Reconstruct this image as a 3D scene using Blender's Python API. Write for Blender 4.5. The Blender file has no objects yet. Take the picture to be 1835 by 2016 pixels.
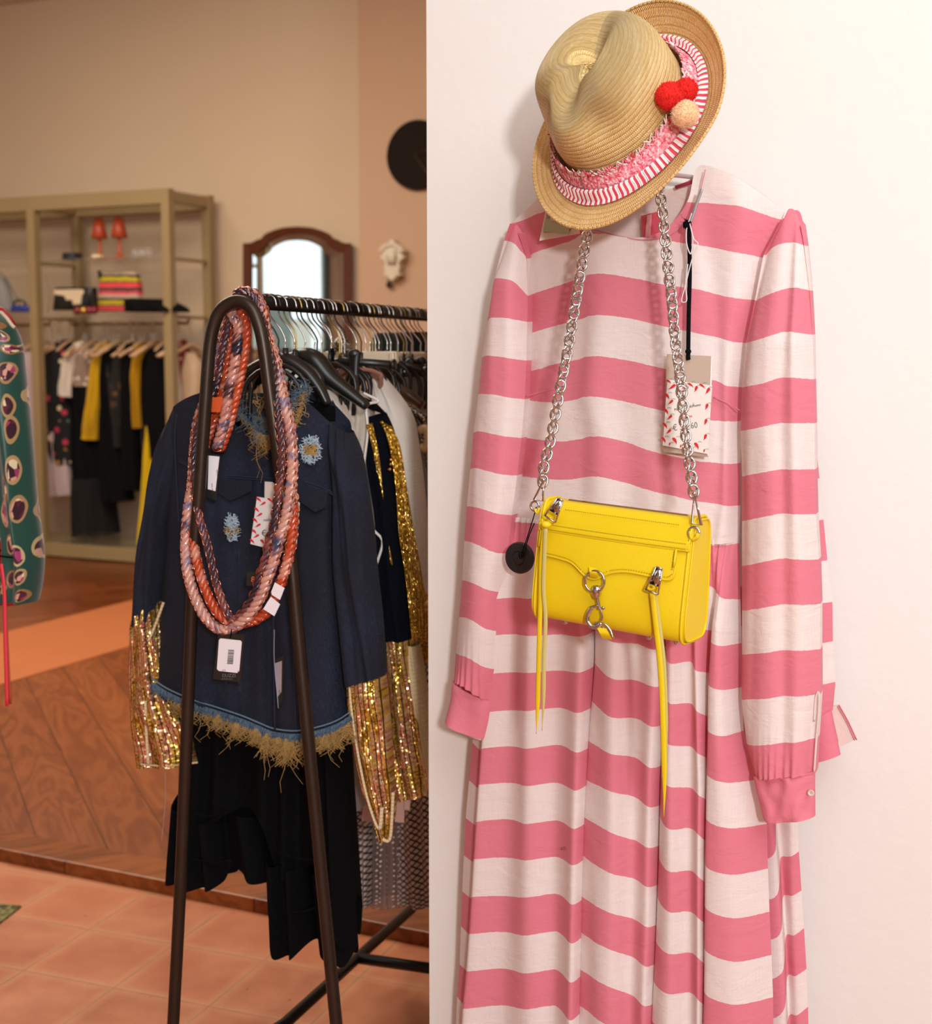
import bpy, bmesh, math, random
from mathutils import Vector as V, Matrix, noise
random.seed(7)
PI = math.pi
sc = bpy.context.scene
# ------------------------------------------------------------------ camera
PITCH = math.radians(6.5); FPX = 2720.0; EYE = V((0, 0, 1.5))
cam = bpy.data.cameras.new('camera'); camo = bpy.data.objects.new('camera', cam)
sc.collection.objects.link(camo); sc.camera = camo
camo.location = EYE; camo.rotation_euler = (PI/2 - PITCH, 0, 0)
cam.sensor_fit = 'HORIZONTAL'; cam.sensor_width = 36; cam.lens = FPX/1835*36
cam.clip_start = .05; cam.clip_end = 100
cam.dof.use_dof = True; cam.dof.focus_distance = 2.02; cam.dof.aperture_fstop = 6.3
sc.view_settings.view_transform = 'Standard'; sc.view_settings.look = 'None'
sc.view_settings.gamma = 1; sc.view_settings.use_curve_mapping = False
sc.view_settings.exposure = 0.0
# ------------------------------------------------------------------ building axes
A1 = V((math.cos(math.radians(25)), -math.sin(math.radians(25)), 0))   # along the back wall
A2 = V((math.sin(math.radians(25)), math.cos(math.radians(25)), 0))    # away from the shop front
def AB(a, b, z): return A1*a + A2*b + V((0, 0, z))
# ------------------------------------------------------------------ world and lights
w = bpy.data.worlds.new('sky'); sc.world = w; w.use_nodes = True
bg = w.node_tree.nodes['Background']; bg.inputs[0].default_value = (.80, .93, 1.0, 1); bg.inputs[1].default_value = 1.7
def area(name, loc, to, size, power, col, sy=None):
    l = bpy.data.lights.new(name, 'AREA'); l.energy = power; l.color = col; l.size = size
    if sy: l.shape = 'RECTANGLE'; l.size_y = sy
    o = bpy.data.objects.new(name, l); sc.collection.objects.link(o); o.location = loc
    o.rotation_euler = (V(to)-V(loc)).to_track_quat('-Z', 'Y').to_euler(); return o
area('key_light', (.42, -1.75, 2.02), (.35, 2.1, 1.35), .20, 80, (.98, .99, 1))
area('front_fill_light', (1.1, -1.1, 3.3), (.5, 2.3, 1.75), 2.0, 56, (.86, .96, 1), 1.6)  # added cool fill above the camera, the front wall has no window
area('ceiling_light', AB(-5.3, 4.6, 3.95), AB(-5.3, 5.2, 0), 3.4, 195, (1, .89, .74), 2.2)
area('ceiling_light', AB(-2.6, 3.6, 3.95), AB(-2.9, 5.4, .8), 1.4, 70, (1, .88, .74), 1.0)
area('ceiling_light', AB(.4, .1, 3.95), AB(0, 1, 0), 2.0, 34, (.90, .97, 1), 1.5)
# ------------------------------------------------------------------ pixel rays (photo frame 1835 x 2016)
def ray(x, y):
    a = (x-917.5)/FPX; b = -(y-1008)/FPX
    return V((a, math.cos(PITCH)+b*math.sin(PITCH), -math.sin(PITCH)+b*math.cos(PITCH)))
def onplane(x, y, p0, n):
    r = ray(x, y); return EYE + r*((V(p0)-EYE).dot(n)/r.dot(n))
class Plane:
    """vertical plane through p0; X runs right, Y away from the camera, Z up"""
    def __init__(s, p0, xdir, roll=0):
        s.o = V(p0); s.X = V(xdir).normalized(); s.Z = V((0, 0, 1)); s.Y = s.Z.cross(s.X).normalized()
        if roll:
            q = Matrix.Rotation(roll, 3, s.Y); s.X = q @ s.X; s.Z = q @ s.Z
    def __call__(s, x, y, off=0.0):       # off = metres in front of the plane
        return onplane(x, y, s.o, s.Y) - s.Y*off
    def at(s, x, y, off=0.0):             # true pixel at that offset
        return onplane(x, y, s.o - s.Y*off, s.Y)
    def mat(s):
        return Matrix(((s.X.x, s.Y.x, s.Z.x, s.o.x), (s.X.y, s.Y.y, s.Z.y, s.o.y), (s.X.z, s.Y.z, s.Z.z, s.o.z), (0, 0, 0, 1)))
def PB(px, py, b): return onplane(px, py, A2*b, A2)
def PZ(px, py, z): return onplane(px, py, V((0, 0, z)), V((0, 0, 1)))
# ------------------------------------------------------------------ materials
def lin(h):
    if not isinstance(h, str): return tuple(h)+(1,) if len(h) == 3 else h
    r = [int(h[i:i+2], 16)/255 for i in (0, 2, 4)]
    return tuple(c/12.92 if c <= .04045 else ((c+.055)/1.055)**2.4 for c in r)+(1,)
class NT:
    def __init__(s, name):
        s.m = bpy.data.materials.new(name); s.m.use_nodes = True; s.t = s.m.node_tree; s.N = s.t.nodes; s.b = s.N['Principled BSDF']
    def n(s, typ, **kw):
        o = s.N.new(typ)
        for k, v in kw.items():
            if k[0] == '_': setattr(o, k[1:], v)
            else:
                key = int(k[1:]) if k[0] == 'i' and k[1:].isdigit() else k.replace('__', ' ')
                s.set(o.inputs[key], v)
        return o
    def set(s, i, v):
        if isinstance(v, bpy.types.NodeSocket): s.t.links.new(v, i)
        elif isinstance(v, bpy.types.Node): s.t.links.new(v.outputs[0], i)
        else:
            if i.type == 'RGBA' and not isinstance(v, (int, float)) and len(v) == 3: v = tuple(v)+(1,)
            i.default_value = v
    def math(s, op, a, b=0.0, c=0.0): return s.n('ShaderNodeMath', _operation=op, i0=a, i1=b, i2=c).outputs[0]
    def uv(s, rot=0, scale=(1, 1, 1), which='UV', loc=(0, 0, 0)):
        c = s.n('ShaderNodeTexCoord'); return s.n('ShaderNodeMapping', Vector=c.outputs[which], Scale=scale, Rotation=(0, 0, rot), Location=loc).outputs[0]
    def noise(s, vec, scale, detail=3, rough=.5, dist=0): return s.n('ShaderNodeTexNoise', Vector=vec, Scale=scale, Detail=detail, Roughness=rough, Distortion=dist).outputs[0]
    def vor(s, vec, scale, out=0, feature='F1', rnd=1.0):
        return s.n('ShaderNodeTexVoronoi', _feature=feature, Vector=vec, Scale=scale, Randomness=rnd).outputs[out]
    def ramp(s, fac, stops, interp='LINEAR'):
        r = s.n('ShaderNodeValToRGB', Fac=fac); r.color_ramp.interpolation = interp; e = r.color_ramp.elements
        while len(e) < len(stops): e.new(.5)
        for k, (p, c) in enumerate(stops): e[k].position = p; e[k].color = lin(c)
        return r.outputs[0]
    def mix(s, f, a, b, mode='MIX'):
        m = s.n('ShaderNodeMix', _data_type='RGBA', _blend_type=mode)
        s.set(m.inputs[0], f); s.set(m.inputs[6], a if not isinstance(a, str) else lin(a)); s.set(m.inputs[7], b if not isinstance(b, str) else lin(b)); return m.outputs[2]
    def sep(s, v): return s.n('ShaderNodeSeparateXYZ', Vector=v).outputs
    def bump(s, h, strength=.3, dist=.002):
        b = s.n('ShaderNodeBump', Strength=strength, Distance=dist, Height=h); s.set(s.b.inputs['Normal'], b); return b
    def out(s, col=None, rough=None, metal=None, **kw):
        if col is not None: s.set(s.b.inputs['Base Color'], lin(col) if isinstance(col, str) else col)
        if rough is not None: s.set(s.b.inputs['Roughness'], rough)
        if metal is not None: s.set(s.b.inputs['Metallic'], metal)
        for k, v in kw.items(): s.set(s.b.inputs[k.replace('__', ' ')], v)
        return s.m
MC = {}
def plain(name, col, rough=.6, metal=0.0, var=.10, vs=8, bump=.0, bs=200, **kw):
    """colour with a little procedural variation and grain"""
    if name in MC: return MC[name]
    t = NT(name); v = t.uv(which='Object'); n = t.noise(v, vs, 4)
    c = lin(col); d = tuple(x*(1-var) for x in c[:3])+(1,); e = tuple(min(1, x*(1+var)) for x in c[:3])+(1,)
    cc = t.mix(n, d, e); 
    if bump: t.bump(t.noise(v, bs, 2), bump, .001)
    MC[name] = t.out(cc, rough, metal, **kw); return MC[name]
def cloth(name, col, rough=.9, weave=1400, bump=.25, var=.12, sheen=.15, vs=14, col2=None, **kw):
    kw.setdefault('Specular__IOR__Level', .12)
    if name in MC: return MC[name]
    t = NT(name); u = t.uv(); x, y, z = t.sep(u)
    a = t.math('SINE', t.math('MULTIPLY', x, weave)); b = t.math('SINE', t.math('MULTIPLY', y, weave))
    h = t.math('ADD', a, b); n = t.noise(t.uv(scale=(3, .6, 1)), vs, 4); n2 = t.noise(u, 260, 2)
    c = lin(col); d = lin(col2) if col2 else tuple(q*(1-2*var) for q in c[:3])+(1,)
    cc = t.mix(t.math('ADD', t.math('MULTIPLY', n, .6), t.math('MULTIPLY', n2, .4)), d, tuple(min(1, q*(1+var)) for q in c[:3])+(1,))
    t.bump(t.math('ADD', h, t.math('MULTIPLY', n2, 2)), bump, .0006)
    MC[name] = t.out(cc, rough, 0.0, Sheen__Weight=sheen, **kw); return MC[name]
# ------------------------------------------------------------------ mesh builder
class MB:
    uo = 0.0
    def __init__(s): s.v = []; s.f = []; s.uv = []; s.st = []; s.mi = []
    def add(s, p, uv=(0, 0), st=0.0): s.v.append(V(p)); s.uv.append(uv); s.st.append(st); return len(s.v)-1
    def face(s, idx, mi=0): s.f.append(tuple(idx)); s.mi.append(mi)
    def grid(s, fn, nu, nv, mi=0, closeu=False, flip=False):
        """fn(u,v)->(point, uv, stripe) or point"""
        idx = []
        for j in range(nv+1):
            row = []
            for i in range(nu if closeu else nu+1):
                r = fn(i/nu, j/nv)
                if isinstance(r, V): r = (r, (i/nu, j/nv), 0.0)
                row.append(s.add(*r))
            if closeu: row.append(row[0])
            idx.append(row)
        for j in range(nv):
            for i in range(nu):
                q = (idx[j][i], idx[j+1][i], idx[j+1][i+1], idx[j][i+1])
                s.face(q[::-1] if flip else q, mi)
        return idx
    def box(s, c, sx, sy, sz, fr=None, mi=0):
        c = V(c); X, Y, Z = fr if fr else (V((1, 0, 0)), V((0, 1, 0)), V((0, 0, 1)))
        b = [s.add(c+X*(sx/2*i)+Y*(sy/2*j)+Z*(sz/2*k), ((i*sx/2)+(j*sy/2), k*sz/2)) for k in (-1, 1) for j in (-1, 1) for i in (-1, 1)]
        for q in ((0, 2, 3, 1), (4, 5, 7, 6), (0, 1, 5, 4), (2, 6, 7, 3), (0, 4, 6, 2), (1, 3, 7, 5)): s.face([b[k] for k in q], mi)
    def tube(s, pts, r, n=8, mi=0, closed=False, cap=True, flat=1.0, up=None, vs=1.0):
        pts = [V(p) for p in pts]; m = len(pts); rr = r if isinstance(r, (list, tuple)) else [r]*m
        tg = []
        for i in range(m):
            a = pts[(i-1) % m] if closed or i > 0 else pts[i]; b = pts[(i+1) % m] if closed or i < m-1 else pts[i]
            t = (b-a); tg.append(t.normalized() if t.length > 1e-9 else V((0, 0, 1)))
        nrm = (up if up is not None else (V((0, 0, 1)) if abs(tg[0].z) < .9 else V((1, 0, 0))))
        rings = []; L = 0
        for i in range(m):
            if i: L += (pts[i]-pts[i-1]).length
            nn = (up if up is not None else nrm); nn = nn - tg[i]*nn.dot(tg[i])
            nn = nn.normalized() if nn.length > 1e-6 else tg[i].orthogonal().normalized()
            nrm = nn; bn = tg[i].cross(nn)
            rings.append([s.add(pts[i]+(nn*math.cos(2*PI*k/n)*flat+bn*math.sin(2*PI*k/n))*rr[i], (k/n*2*PI*rr[i]+s.uo, L*vs)) for k in range(n)])
        R = range(m if closed else m-1)
        for i in R:
            a = rings[i]; b = rings[(i+1) % m]
            for k in range(n): s.face((a[k], a[(k+1) % n], b[(k+1) % n], b[k]), mi)
        if cap and not closed: s.face(rings[0][::-1], mi); s.face(rings[-1], mi)
    def ball(s, c, r, n=12, mi=0, fr=None, sc3=(1, 1, 1), jit=0):
        c = V(c); X, Y, Z = fr if fr else (V((1, 0, 0)), V((0, 1, 0)), V((0, 0, 1)))
        def fn(u, v):
            a = u*2*PI; b = v*PI; q = r*(1+(noise.noise(V((math.cos(a)*math.sin(b), math.sin(a)*math.sin(b), math.cos(b)))*6+c*50)*jit))
            return c+X*(q*sc3[0]*math.cos(a)*math.sin(b))+Y*(q*sc3[1]*math.sin(a)*math.sin(b))+Z*(q*sc3[2]*math.cos(b))
        s.grid(fn, n, n//2+2, mi, closeu=True)
    def lathe(s, prof, c, n=24, mi=0, fr=None, cap=True):
        c = V(c); X, Y, Z = fr if fr else (V((1, 0, 0)), V((0, 1, 0)), V((0, 0, 1)))
        rings = [[s.add(c+X*(r*math.cos(2*PI*k/n))+Y*(r*math.sin(2*PI*k/n))+Z*z, (k/n, z)) for k in range(n)] for r, z in prof]
        for a, b in zip(rings, rings[1:]):
            for k in range(n): s.face((a[k], a[(k+1) % n], b[(k+1) % n], b[k]), mi)
        if cap: s.face(rings[0][::-1], mi); s.face(rings[-1], mi)
    def prism(s, pts, d, mi=0, mi2=None):
        """pts: world polygon; d: extrusion vector"""
        a = [s.add(p, (i*.01, 0)) for i, p in enumerate(pts)]; b = [s.add(V(p)+d, (i*.01, 1)) for i, p in enumerate(pts)]; n = len(a)
        s.face(a, mi); s.face(b[::-1], mi)
        for i in range(n): s.face((a[i], b[i], b[(i+1) % n], a[(i+1) % n]), mi if mi2 is None else mi2)
    def sew(s, fn, back, nu, nv):
        s.grid(fn, nu, nv); s.grid(back, nu, nv, flip=True)
    def build(s, name, mats, parent=None, smooth=True, local=None, label=None, bevel=0, angle=None, subsurf=0):
        if not isinstance(mats, (list, tuple)): mats = [mats]
        vs = s.v
        if local is not None: inv = local.inverted(); vs = [inv @ p for p in s.v]
        me = bpy.data.meshes.new(name); me.from_pydata([tuple(p) for p in vs], [], s.f)
        for m in mats: me.materials.append(m)
        uvl = me.uv_layers.new(name='UVMap'); vi = [0]*len(me.loops); me.loops.foreach_get('vertex_index', vi)
        buf = []
        for k in vi: buf += [s.uv[k][0], s.uv[k][1]]
        uvl.data.foreach_set('uv', buf)
        if any(s.st):
            at = me.attributes.new('stripe', 'FLOAT', 'POINT'); at.data.foreach_set('value', s.st)
        me.polygons.foreach_set('material_index', s.mi)
        me.polygons.foreach_set('use_smooth', [smooth]*len(me.polygons))
        me.validate(); me.update()
        if angle is not None and smooth: 
            bm = bmesh.new(); bm.from_mesh(me); 
            for e in bm.edges:
                if len(e.link_faces) == 2 and e.calc_face_angle(0) > angle: e.smooth = False
            bm.to_mesh(me); bm.free()
        o = bpy.data.objects.new(name, me); sc.collection.objects.link(o)
        if bevel:
            bv = o.modifiers.new('bevel', 'BEVEL'); bv.width = bevel; bv.segments = 2; bv.limit_method = 'ANGLE'
        if parent is not None:
            o.parent = parent
            if local is None and 'loc0' in parent: o.matrix_parent_inverse = Matrix.Translation(-V(parent['loc0'])); 
        if label: o['label'] = label
        return o
def tag(o, label, cat, group=None):
    o['label'] = label; o['category'] = cat
    if group: o['group'] = group
    return o
def thing(name, label, cat, loc, group=None, mat=None):
    o = bpy.data.objects.new(name, None); sc.collection.objects.link(o); o.empty_display_size = .05
    if mat is not None: o.matrix_world = mat
    else: o.location = V(loc)
    return tag(o, label, cat, group)
INV = {}
_ob = MB.build
def build(s, name, mats, parent=None, local=None, **kw):
    """children of un-rotated things are given in world coordinates"""
    o = _ob(s, name, mats, parent, local=local, **kw)
    if parent is not None and local is None and parent.type == 'EMPTY':
        o.matrix_parent_inverse = Matrix.Translation(-V(parent.location))
    return o
MB.build = build
def struct(o): o['kind'] = 'structure'; return o
def cr(pts, n=8, closed=False):
    """Catmull-Rom resample (tuples or Vectors)"""
    P = [V(p) for p in pts]; out = []; m = len(P)
    for i in range(m if closed else m-1):
        p0 = P[(i-1) % m] if closed or i > 0 else P[0]*2-P[1]; p1 = P[i]; p2 = P[(i+1) % m]
        p3 = P[(i+2) % m] if closed or i < m-2 else P[-1]*2-P[-2]
        for k in range(n):
            t = k/n; out.append(.5*((2*p1)+(p2-p0)*t+(2*p0-5*p1+4*p2-p3)*t*t+(3*p1-p0-3*p2+p3)*t**3))
    if not closed: out.append(P[-1])
    return out
def pxpath(P, pts, off=0.0, n=8):
    """smooth path through pixels on plane P; pts (x,y[,off])"""
    q = cr([(p[0], p[1], p[2] if len(p) > 2 else off) for p in pts], n)
    return [P.at(a.x, a.y, a.z) for a in q]
def lerp(a, b, t): return a+(b-a)*t
def interp(tab, x):
    if x <= tab[0][0]: return tab[0][1]
    for (a, p), (b, q) in zip(tab, tab[1:]):
        if x <= b: return p+(q-p)*(x-a)/(b-a) if b > a else q
    return tab[-1][1]
def loft(mb, P, rows, folds=(), nu=28, nv=24, wr=.0, seed=0, front_only=False, exp=1.0, mi=0, capb=False):
    """closed hanging shape: rows of (xl,yl,xr,yr,halfdepth[,centre offset]) in pixels on plane P"""
    m = len(rows)
    def row(v):
        t = v*(m-1); i = min(int(t), m-2); f = t-i
        p = [rows[max(i-1, 0)], rows[i], rows[i+1], rows[min(i+2, m-1)]]
        p = [tuple(r)+(0,)*(6-len(r)) for r in p]
        return [.5*(2*p[1][k]+(p[2][k]-p[0][k])*f+(2*p[0][k]-5*p[1][k]+4*p[2][k]-p[3][k])*f*f+(3*p[1][k]-p[0][k]-3*p[2][k]+p[3][k])*f**3) for k in range(6)]
    L = (P(rows[0][0], rows[0][1])-P(rows[-1][0], rows[-1][1])).length
    W = max((P(r[0], r[1])-P(r[2], r[3])).length for r in rows)
    def fn(u, v):
        xl, yl, xr, yr, hd, co = row(v); th = u*2*PI
        s = (1-math.cos(th))/2; e = math.sin(th); e = math.copysign(abs(e)**exp, e)
        fo = 0
        for (nf, amp, ph, v0) in folds: fo += amp*math.sin(nf*s*2*PI+ph+1.5*math.sin(v*3+ph))*min(1, max(0, (v-v0)*3))
        x = lerp(xl, xr, s); y = lerp(yl, yr, s)
        if wr: fo += wr*noise.noise(V((s*7+seed, v*4, seed)))
        fo *= abs(e)**.5
        q = P(x, y, co+hd*e+(fo if e >= 0 else -fo*.3))
        return q, ((s if u < .5 else 2-s)*W, v*L), 0.0
    mb.grid(fn, nu*2, nv, mi, closeu=True)
    return fn
def patch(mb, P, cols, nper=5, nv=90, hdb=.03, wr=.004, seed=0, back=True, wf=(9, 2.2), mi=0, lin_u=False, gat=None, ramp_=10):
    """cloth from columns (offset, [(k, x, y)...]); k is the stripe number"""
    m = len(cols); C = []
    for off, tab in cols:
        o0, o1 = off if isinstance(off, tuple) else (off, off)
        kx = [(k, x) for k, x, y in tab]; ky = [(k, y) for k, x, y in tab]; k0, k1 = tab[0][0], tab[-1][0]
        col = []
        for j in range(nv+1):
            t = j/nv; k = lerp(k0, k1, t); yy = interp(ky, k); xx = interp(kx, k)
            g = gat[0]*math.sin(xx*gat[1]+1.3*math.sin(xx*.07))*math.exp(-abs(yy-(ky[0][1] if gat[3] == 0 else ky[-1][1]))/gat[2]) if gat else 0
            col.append((xx, yy, lerp(o0, o1, min(1, t*ramp_))+0*g, k))
        C.append(col)
    NU = (m-1)*nper
    def at(i, j):
        c = i//nper; f = (i % nper)/nper
        if c >= m-1: c = m-2; f = 1.0
        if lin_u: return [lerp(C[c][j][q], C[c+1][j][q], f) for q in range(4)]
        p0 = C[max(c-1, 0)][j]; p1 = C[c][j]; p2 = C[c+1][j]; p3 = C[min(c+2, m-1)][j]
        r = []
        for q in range(4):
            a, b, cc, d = p0[q], p1[q], p2[q], p3[q]
            w_ = .5*(2*b+(cc-a)*f+(2*a-5*b+4*cc-d)*f*f+(3*b-a-3*cc+d)*f**3)
            lo, hi = min(b, cc), max(b, cc); pad = (hi-lo)*.15+(.004 if q == 2 else 0)
            r.append(min(hi+pad, max(lo-pad, w_)))
        return r
    def mk(bk):
        def fn(u, v):
            i = round(u*NU); j = round(v*nv); x, y, o, k = at(i, j); e = math.sin(PI*u)
            env = min(1, e*4)
            if bk: q = P(x, y, -hdb*env)
            else:
                n = noise.noise(V((x/1835*wf[0]*2.2+seed, y/2016*wf[1]*2, seed)))+.5*noise.noise(V((x/1835*wf[0]*6+seed, y/2016*wf[1]*6, seed+3)))
                g = gat[0]*math.sin(x*gat[1]+1.3*math.sin(x*.07)+y*.01)*math.exp(-abs(y-(C[min(i//nper, m-1)][0][1] if gat[3] == 0 else C[min(i//nper, m-1)][-1][1]))/gat[2]) if gat else 0
                q = P(x, y, o+(wr*n+g)*env)
            return q, ((x-917)*.00075, -(y-1000)*.00075), k
        return fn
    mb.grid(mk(False), NU, nv, mi)
    if back: mb.grid(mk(True), NU, nv, mi, flip=True)
    return at
# ================================================================== ROOM
ZP = .036
def mat_tiles():
    t = NT('terracotta_tiles'); c = t.n('ShaderNodeTexCoord').outputs['Object']
    v = t.n('ShaderNodeMapping', _vector_type='TEXTURE', Vector=c, Location=(-1.084, 3.239, 0), Rotation=(0, 0, math.radians(-21))).outputs[0]
    x, y, z = t.sep(v); S = .262
    def edge(a): 
        f = t.math('FRACT', t.math('DIVIDE', a, S)); return t.math('MULTIPLY', t.math('MINIMUM', f, t.math('SUBTRACT', 1.0, f)), S)
    wob = t.math('MULTIPLY', t.math('SUBTRACT', t.noise(c, 14), .5), .004)
    d = t.math('ADD', t.math('MINIMUM', edge(x), edge(y)), wob)
    g = t.math('LESS_THAN', d, .0028)
    cell = t.n('ShaderNodeCombineXYZ', X=t.math('FLOOR', t.math('DIVIDE', x, S)), Y=t.math('FLOOR', t.math('DIVIDE', y, S)))
    rnd = t.n('ShaderNodeTexWhiteNoise', Vector=cell).outputs[0]
    base = t.ramp(rnd, [(0, 'a0552f'), (.5, 'ab5d35'), (1, 'ba6a3e')])
    m = t.mix(t.ramp(t.noise(c, 5, 5, .6), [(.35, (0, 0, 0)), (.75, (1, 1, 1))]), base, 'c47c54')
    m = t.mix(t.math('MULTIPLY', t.math('SUBTRACT', 1.0, t.n('ShaderNodeMapRange', Value=d, i1=.0, i2=.03).outputs[0]), .35), m, 'd39a6e')
    m = t.mix(t.math('GREATER_THAN', t.noise(c, 55, 2), .74), m, '7c3a20')
    m = t.mix(g, m, t.mix(t.noise(c, 3), '8a5535', 'c08a5c'))
    t.bump(t.math('MINIMUM', d, .006), .5, .3)
    return t.out(m, t.math('ADD', .42, t.math('MULTIPLY', t.noise(c, 9), .3)))
def mat_planks(name, ang, wd, ln, cols, rough=.38, stag=True, px=.5, org=(0, 0, 0), which='Object'):
    t = NT(name); c = t.n('ShaderNodeTexCoord').outputs[which]
    v = t.n('ShaderNodeMapping', _vector_type='TEXTURE', Vector=c, Location=org, Rotation=(0, 0, math.radians(ang))).outputs[0]
    x, y, z = t.sep(v)
    r = t.math('FLOOR', t.math('DIVIDE', x, wd)); off = t.n('ShaderNodeTexWhiteNoise', _noise_dimensions='1D', W=r).outputs[0]
    yy = t.math('ADD', t.math('DIVIDE', y, ln), off)
    cell = t.n('ShaderNodeCombineXYZ', X=r, Y=t.math('FLOOR', yy)); rnd = t.n('ShaderNodeTexWhiteNoise', Vector=cell).outputs[0]
    fx = t.math('FRACT', t.math('DIVIDE', x, wd)); ex = t.math('MULTIPLY', t.math('MINIMUM', fx, t.math('SUBTRACT', 1.0, fx)), wd)
    fy = t.math('FRACT', yy); ey = t.math('MULTIPLY', t.math('MINIMUM', fy, t.math('SUBTRACT', 1.0, fy)), ln)
    d = t.math('MINIMUM', ex, ey)
    sv = t.n('ShaderNodeMapping', Vector=v, Scale=(1, .16, 1)).outputs[0]
    sv2 = t.n('ShaderNodeVectorMath', _operation='ADD', i0=sv, i1=t.n('ShaderNodeCombineXYZ', X=t.math('MULTIPLY', rnd, 9.0), Z=t.math('MULTIPLY', rnd, 31.0))).outputs[0]
    n1 = t.noise(sv2, 6, 3, .5, 1.2); rings = t.math('SINE', t.math('MULTIPLY', n1, 42)); n2 = t.noise(t.n('ShaderNodeMapping', Vector=v, Scale=(1, .05, 1)).outputs[0], 160, 3)
    g = t.math('ADD', t.math('MULTIPLY', rings, .14), t.math('ADD', t.math('MULTIPLY', n2, .35), t.math('MULTIPLY', rnd, .32)))
    col = t.ramp(g, [(.15, cols[0]), (.45, cols[1]), (.85, cols[2])])
    col = t.mix(t.math('LESS_THAN', d, .0018), col, cols[3]); t.bump(t.math('MINIMUM', d, .003), .4, .3)
    return t.out(col, rough)
def mat_wall(name, a, b, rough=.85):
    t = NT(name); c = t.n('ShaderNodeTexCoord').outputs['Object']
    n = t.noise(c, 1.3, 3); t.bump(t.math('ADD', t.noise(c, 60, 4), t.math('MULTIPLY', t.noise(c, 7, 3), 2)), .06, .01)
    return t.out(t.mix(n, a, b), rough)
M_tile = mat_tiles()
M_herr = mat_planks('herringbone_parquet', 23.2, .185, 2.6, ('74391a', '8a4a24', '9f5c30', '3a1a0a'), org=(-1.237, 3.904, 0))
M_parq = mat_planks('parquet', -65+180, .16, 1.1, ('5e2a0e', '7a3c18', '98552a', '2a1206'), .3)
M_trim = mat_planks('walnut_border', -65, .5, 2.6, ('6e3817', '8c4b22', 'a8622e', '3a1c0b'), .35)
M_strip = plain('plain_orange_strip', 'b5673a', .55, var=.06, vs=3, bump=.05, bs=60)
M_wallb = mat_wall('back_wall_plaster', 'cdb79b', 'c9b094')
M_wallc = mat_wall('column_plaster', 'c6a488', 'c39f82')
M_pier = mat_wall('pier_plaster', 'e9e4df', 'e6e0da', .8)
M_ceil = mat_wall('ceiling_paint', 'd8cdbb', 'd2c6b4')
def quadbox(name, a0, a1, b0, b1, z0, z1, mat, parent=None, **kw):
    mb = MB(); c = AB((a0+a1)/2, (b0+b1)/2, (z0+z1)/2)
    mb.box(c, a1-a0, b1-b0, z1-z0, (A1, A2, V((0, 0, 1)))); return mb.build(name, mat, parent, smooth=False, **kw)
AL, AR, BF, BB, HC = -9.6, 4.6, -2.4, 8.32, 4.12
bst = 3.015
struct(quadbox('floor', AL, AR, BF, bst+.02, -.1, 0, M_tile))
struct(quadbox('floor', AL, AR, bst+.135, BB, -.1, ZP, M_herr))
struct(quadbox('trim_1', AL, AR, bst, bst+.135, -.1, ZP+.003, M_trim, bevel=.004))
# evenly orange strip along the floor, and the parquet beyond it at the shelf side
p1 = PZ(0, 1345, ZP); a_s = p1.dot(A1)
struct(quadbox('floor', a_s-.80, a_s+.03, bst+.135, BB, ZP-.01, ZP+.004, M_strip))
struct(quadbox('floor', AL, a_s-.80, bst+.135, BB, ZP-.01, ZP+.0035, M_parq))
struct(quadbox('ceiling', AL-.2, AR+.2, BF-.2, BB+.2, HC, HC+.1, M_ceil))
struct(quadbox('wall_back', AL-.2, AR+.2, BB, BB+.2, -.1, HC, M_wallb))
# column standing out of the back wall, starts at the tone change left of the clock
ac = PB(706, 300, BB-.08).dot(A1)
struct(quadbox('wall_column', ac, ac+2.2, BB-.08, BB, ZP, HC, M_wallc))
struct(quadbox('wall_right', AR, AR+.2, BF, BB, -.1, HC, M_wallc))
# left wall with the shop window seen in the mirror
wz0, wz1, wb0, wb1 = .55, 3.45, .2, 4.4
struct(quadbox('wall_left', AL-.2, AL, BF, wb0, -.1, HC, M_wallb))
struct(quadbox('wall_left', AL-.2, AL, wb1, BB, -.1, HC, M_wallb))
struct(quadbox('wall_left', AL-.2, AL, wb0, wb1, -.1, wz0, M_wallb))
struct(quadbox('wall_left', AL-.2, AL, wb0, wb1, wz1, HC, M_wallb))
struct(quadbox('wall_front', AL-.2, AR+.2, BF-.2, BF, -.1, HC, M_pier))
M_winf = plain('dark_window_frame', '2f2f2c', .4, .3)
mb = MB()
for b in (wb0+.03, (wb0+wb1)/2, wb1-.03): mb.box(AB(AL-.1, b, (wz0+wz1)/2), .06, .06, wz1-wz0, (A1, A2, V((0, 0, 1))))
for z in (wz0+.03, 1.55, 2.15, wz1-.03): mb.box(AB(AL-.1, (wb0+wb1)/2, z), .04, wb1-wb0, .035, (A1, A2, V((0, 0, 1))))
wf = struct(mb.build('window_1', M_winf, smooth=False))
t = NT('window_glass'); t.out('ffffff', 0.0, Transmission__Weight=1.0, IOR=1.45)
mb = MB(); mb.box(AB(AL-.1, (wb0+wb1)/2, (wz0+wz1)/2), .006, wb1-wb0, wz1-wz0, (A1, A2, V((0, 0, 1)))); mb.build('pane', t.m, wf, smooth=False)
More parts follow.
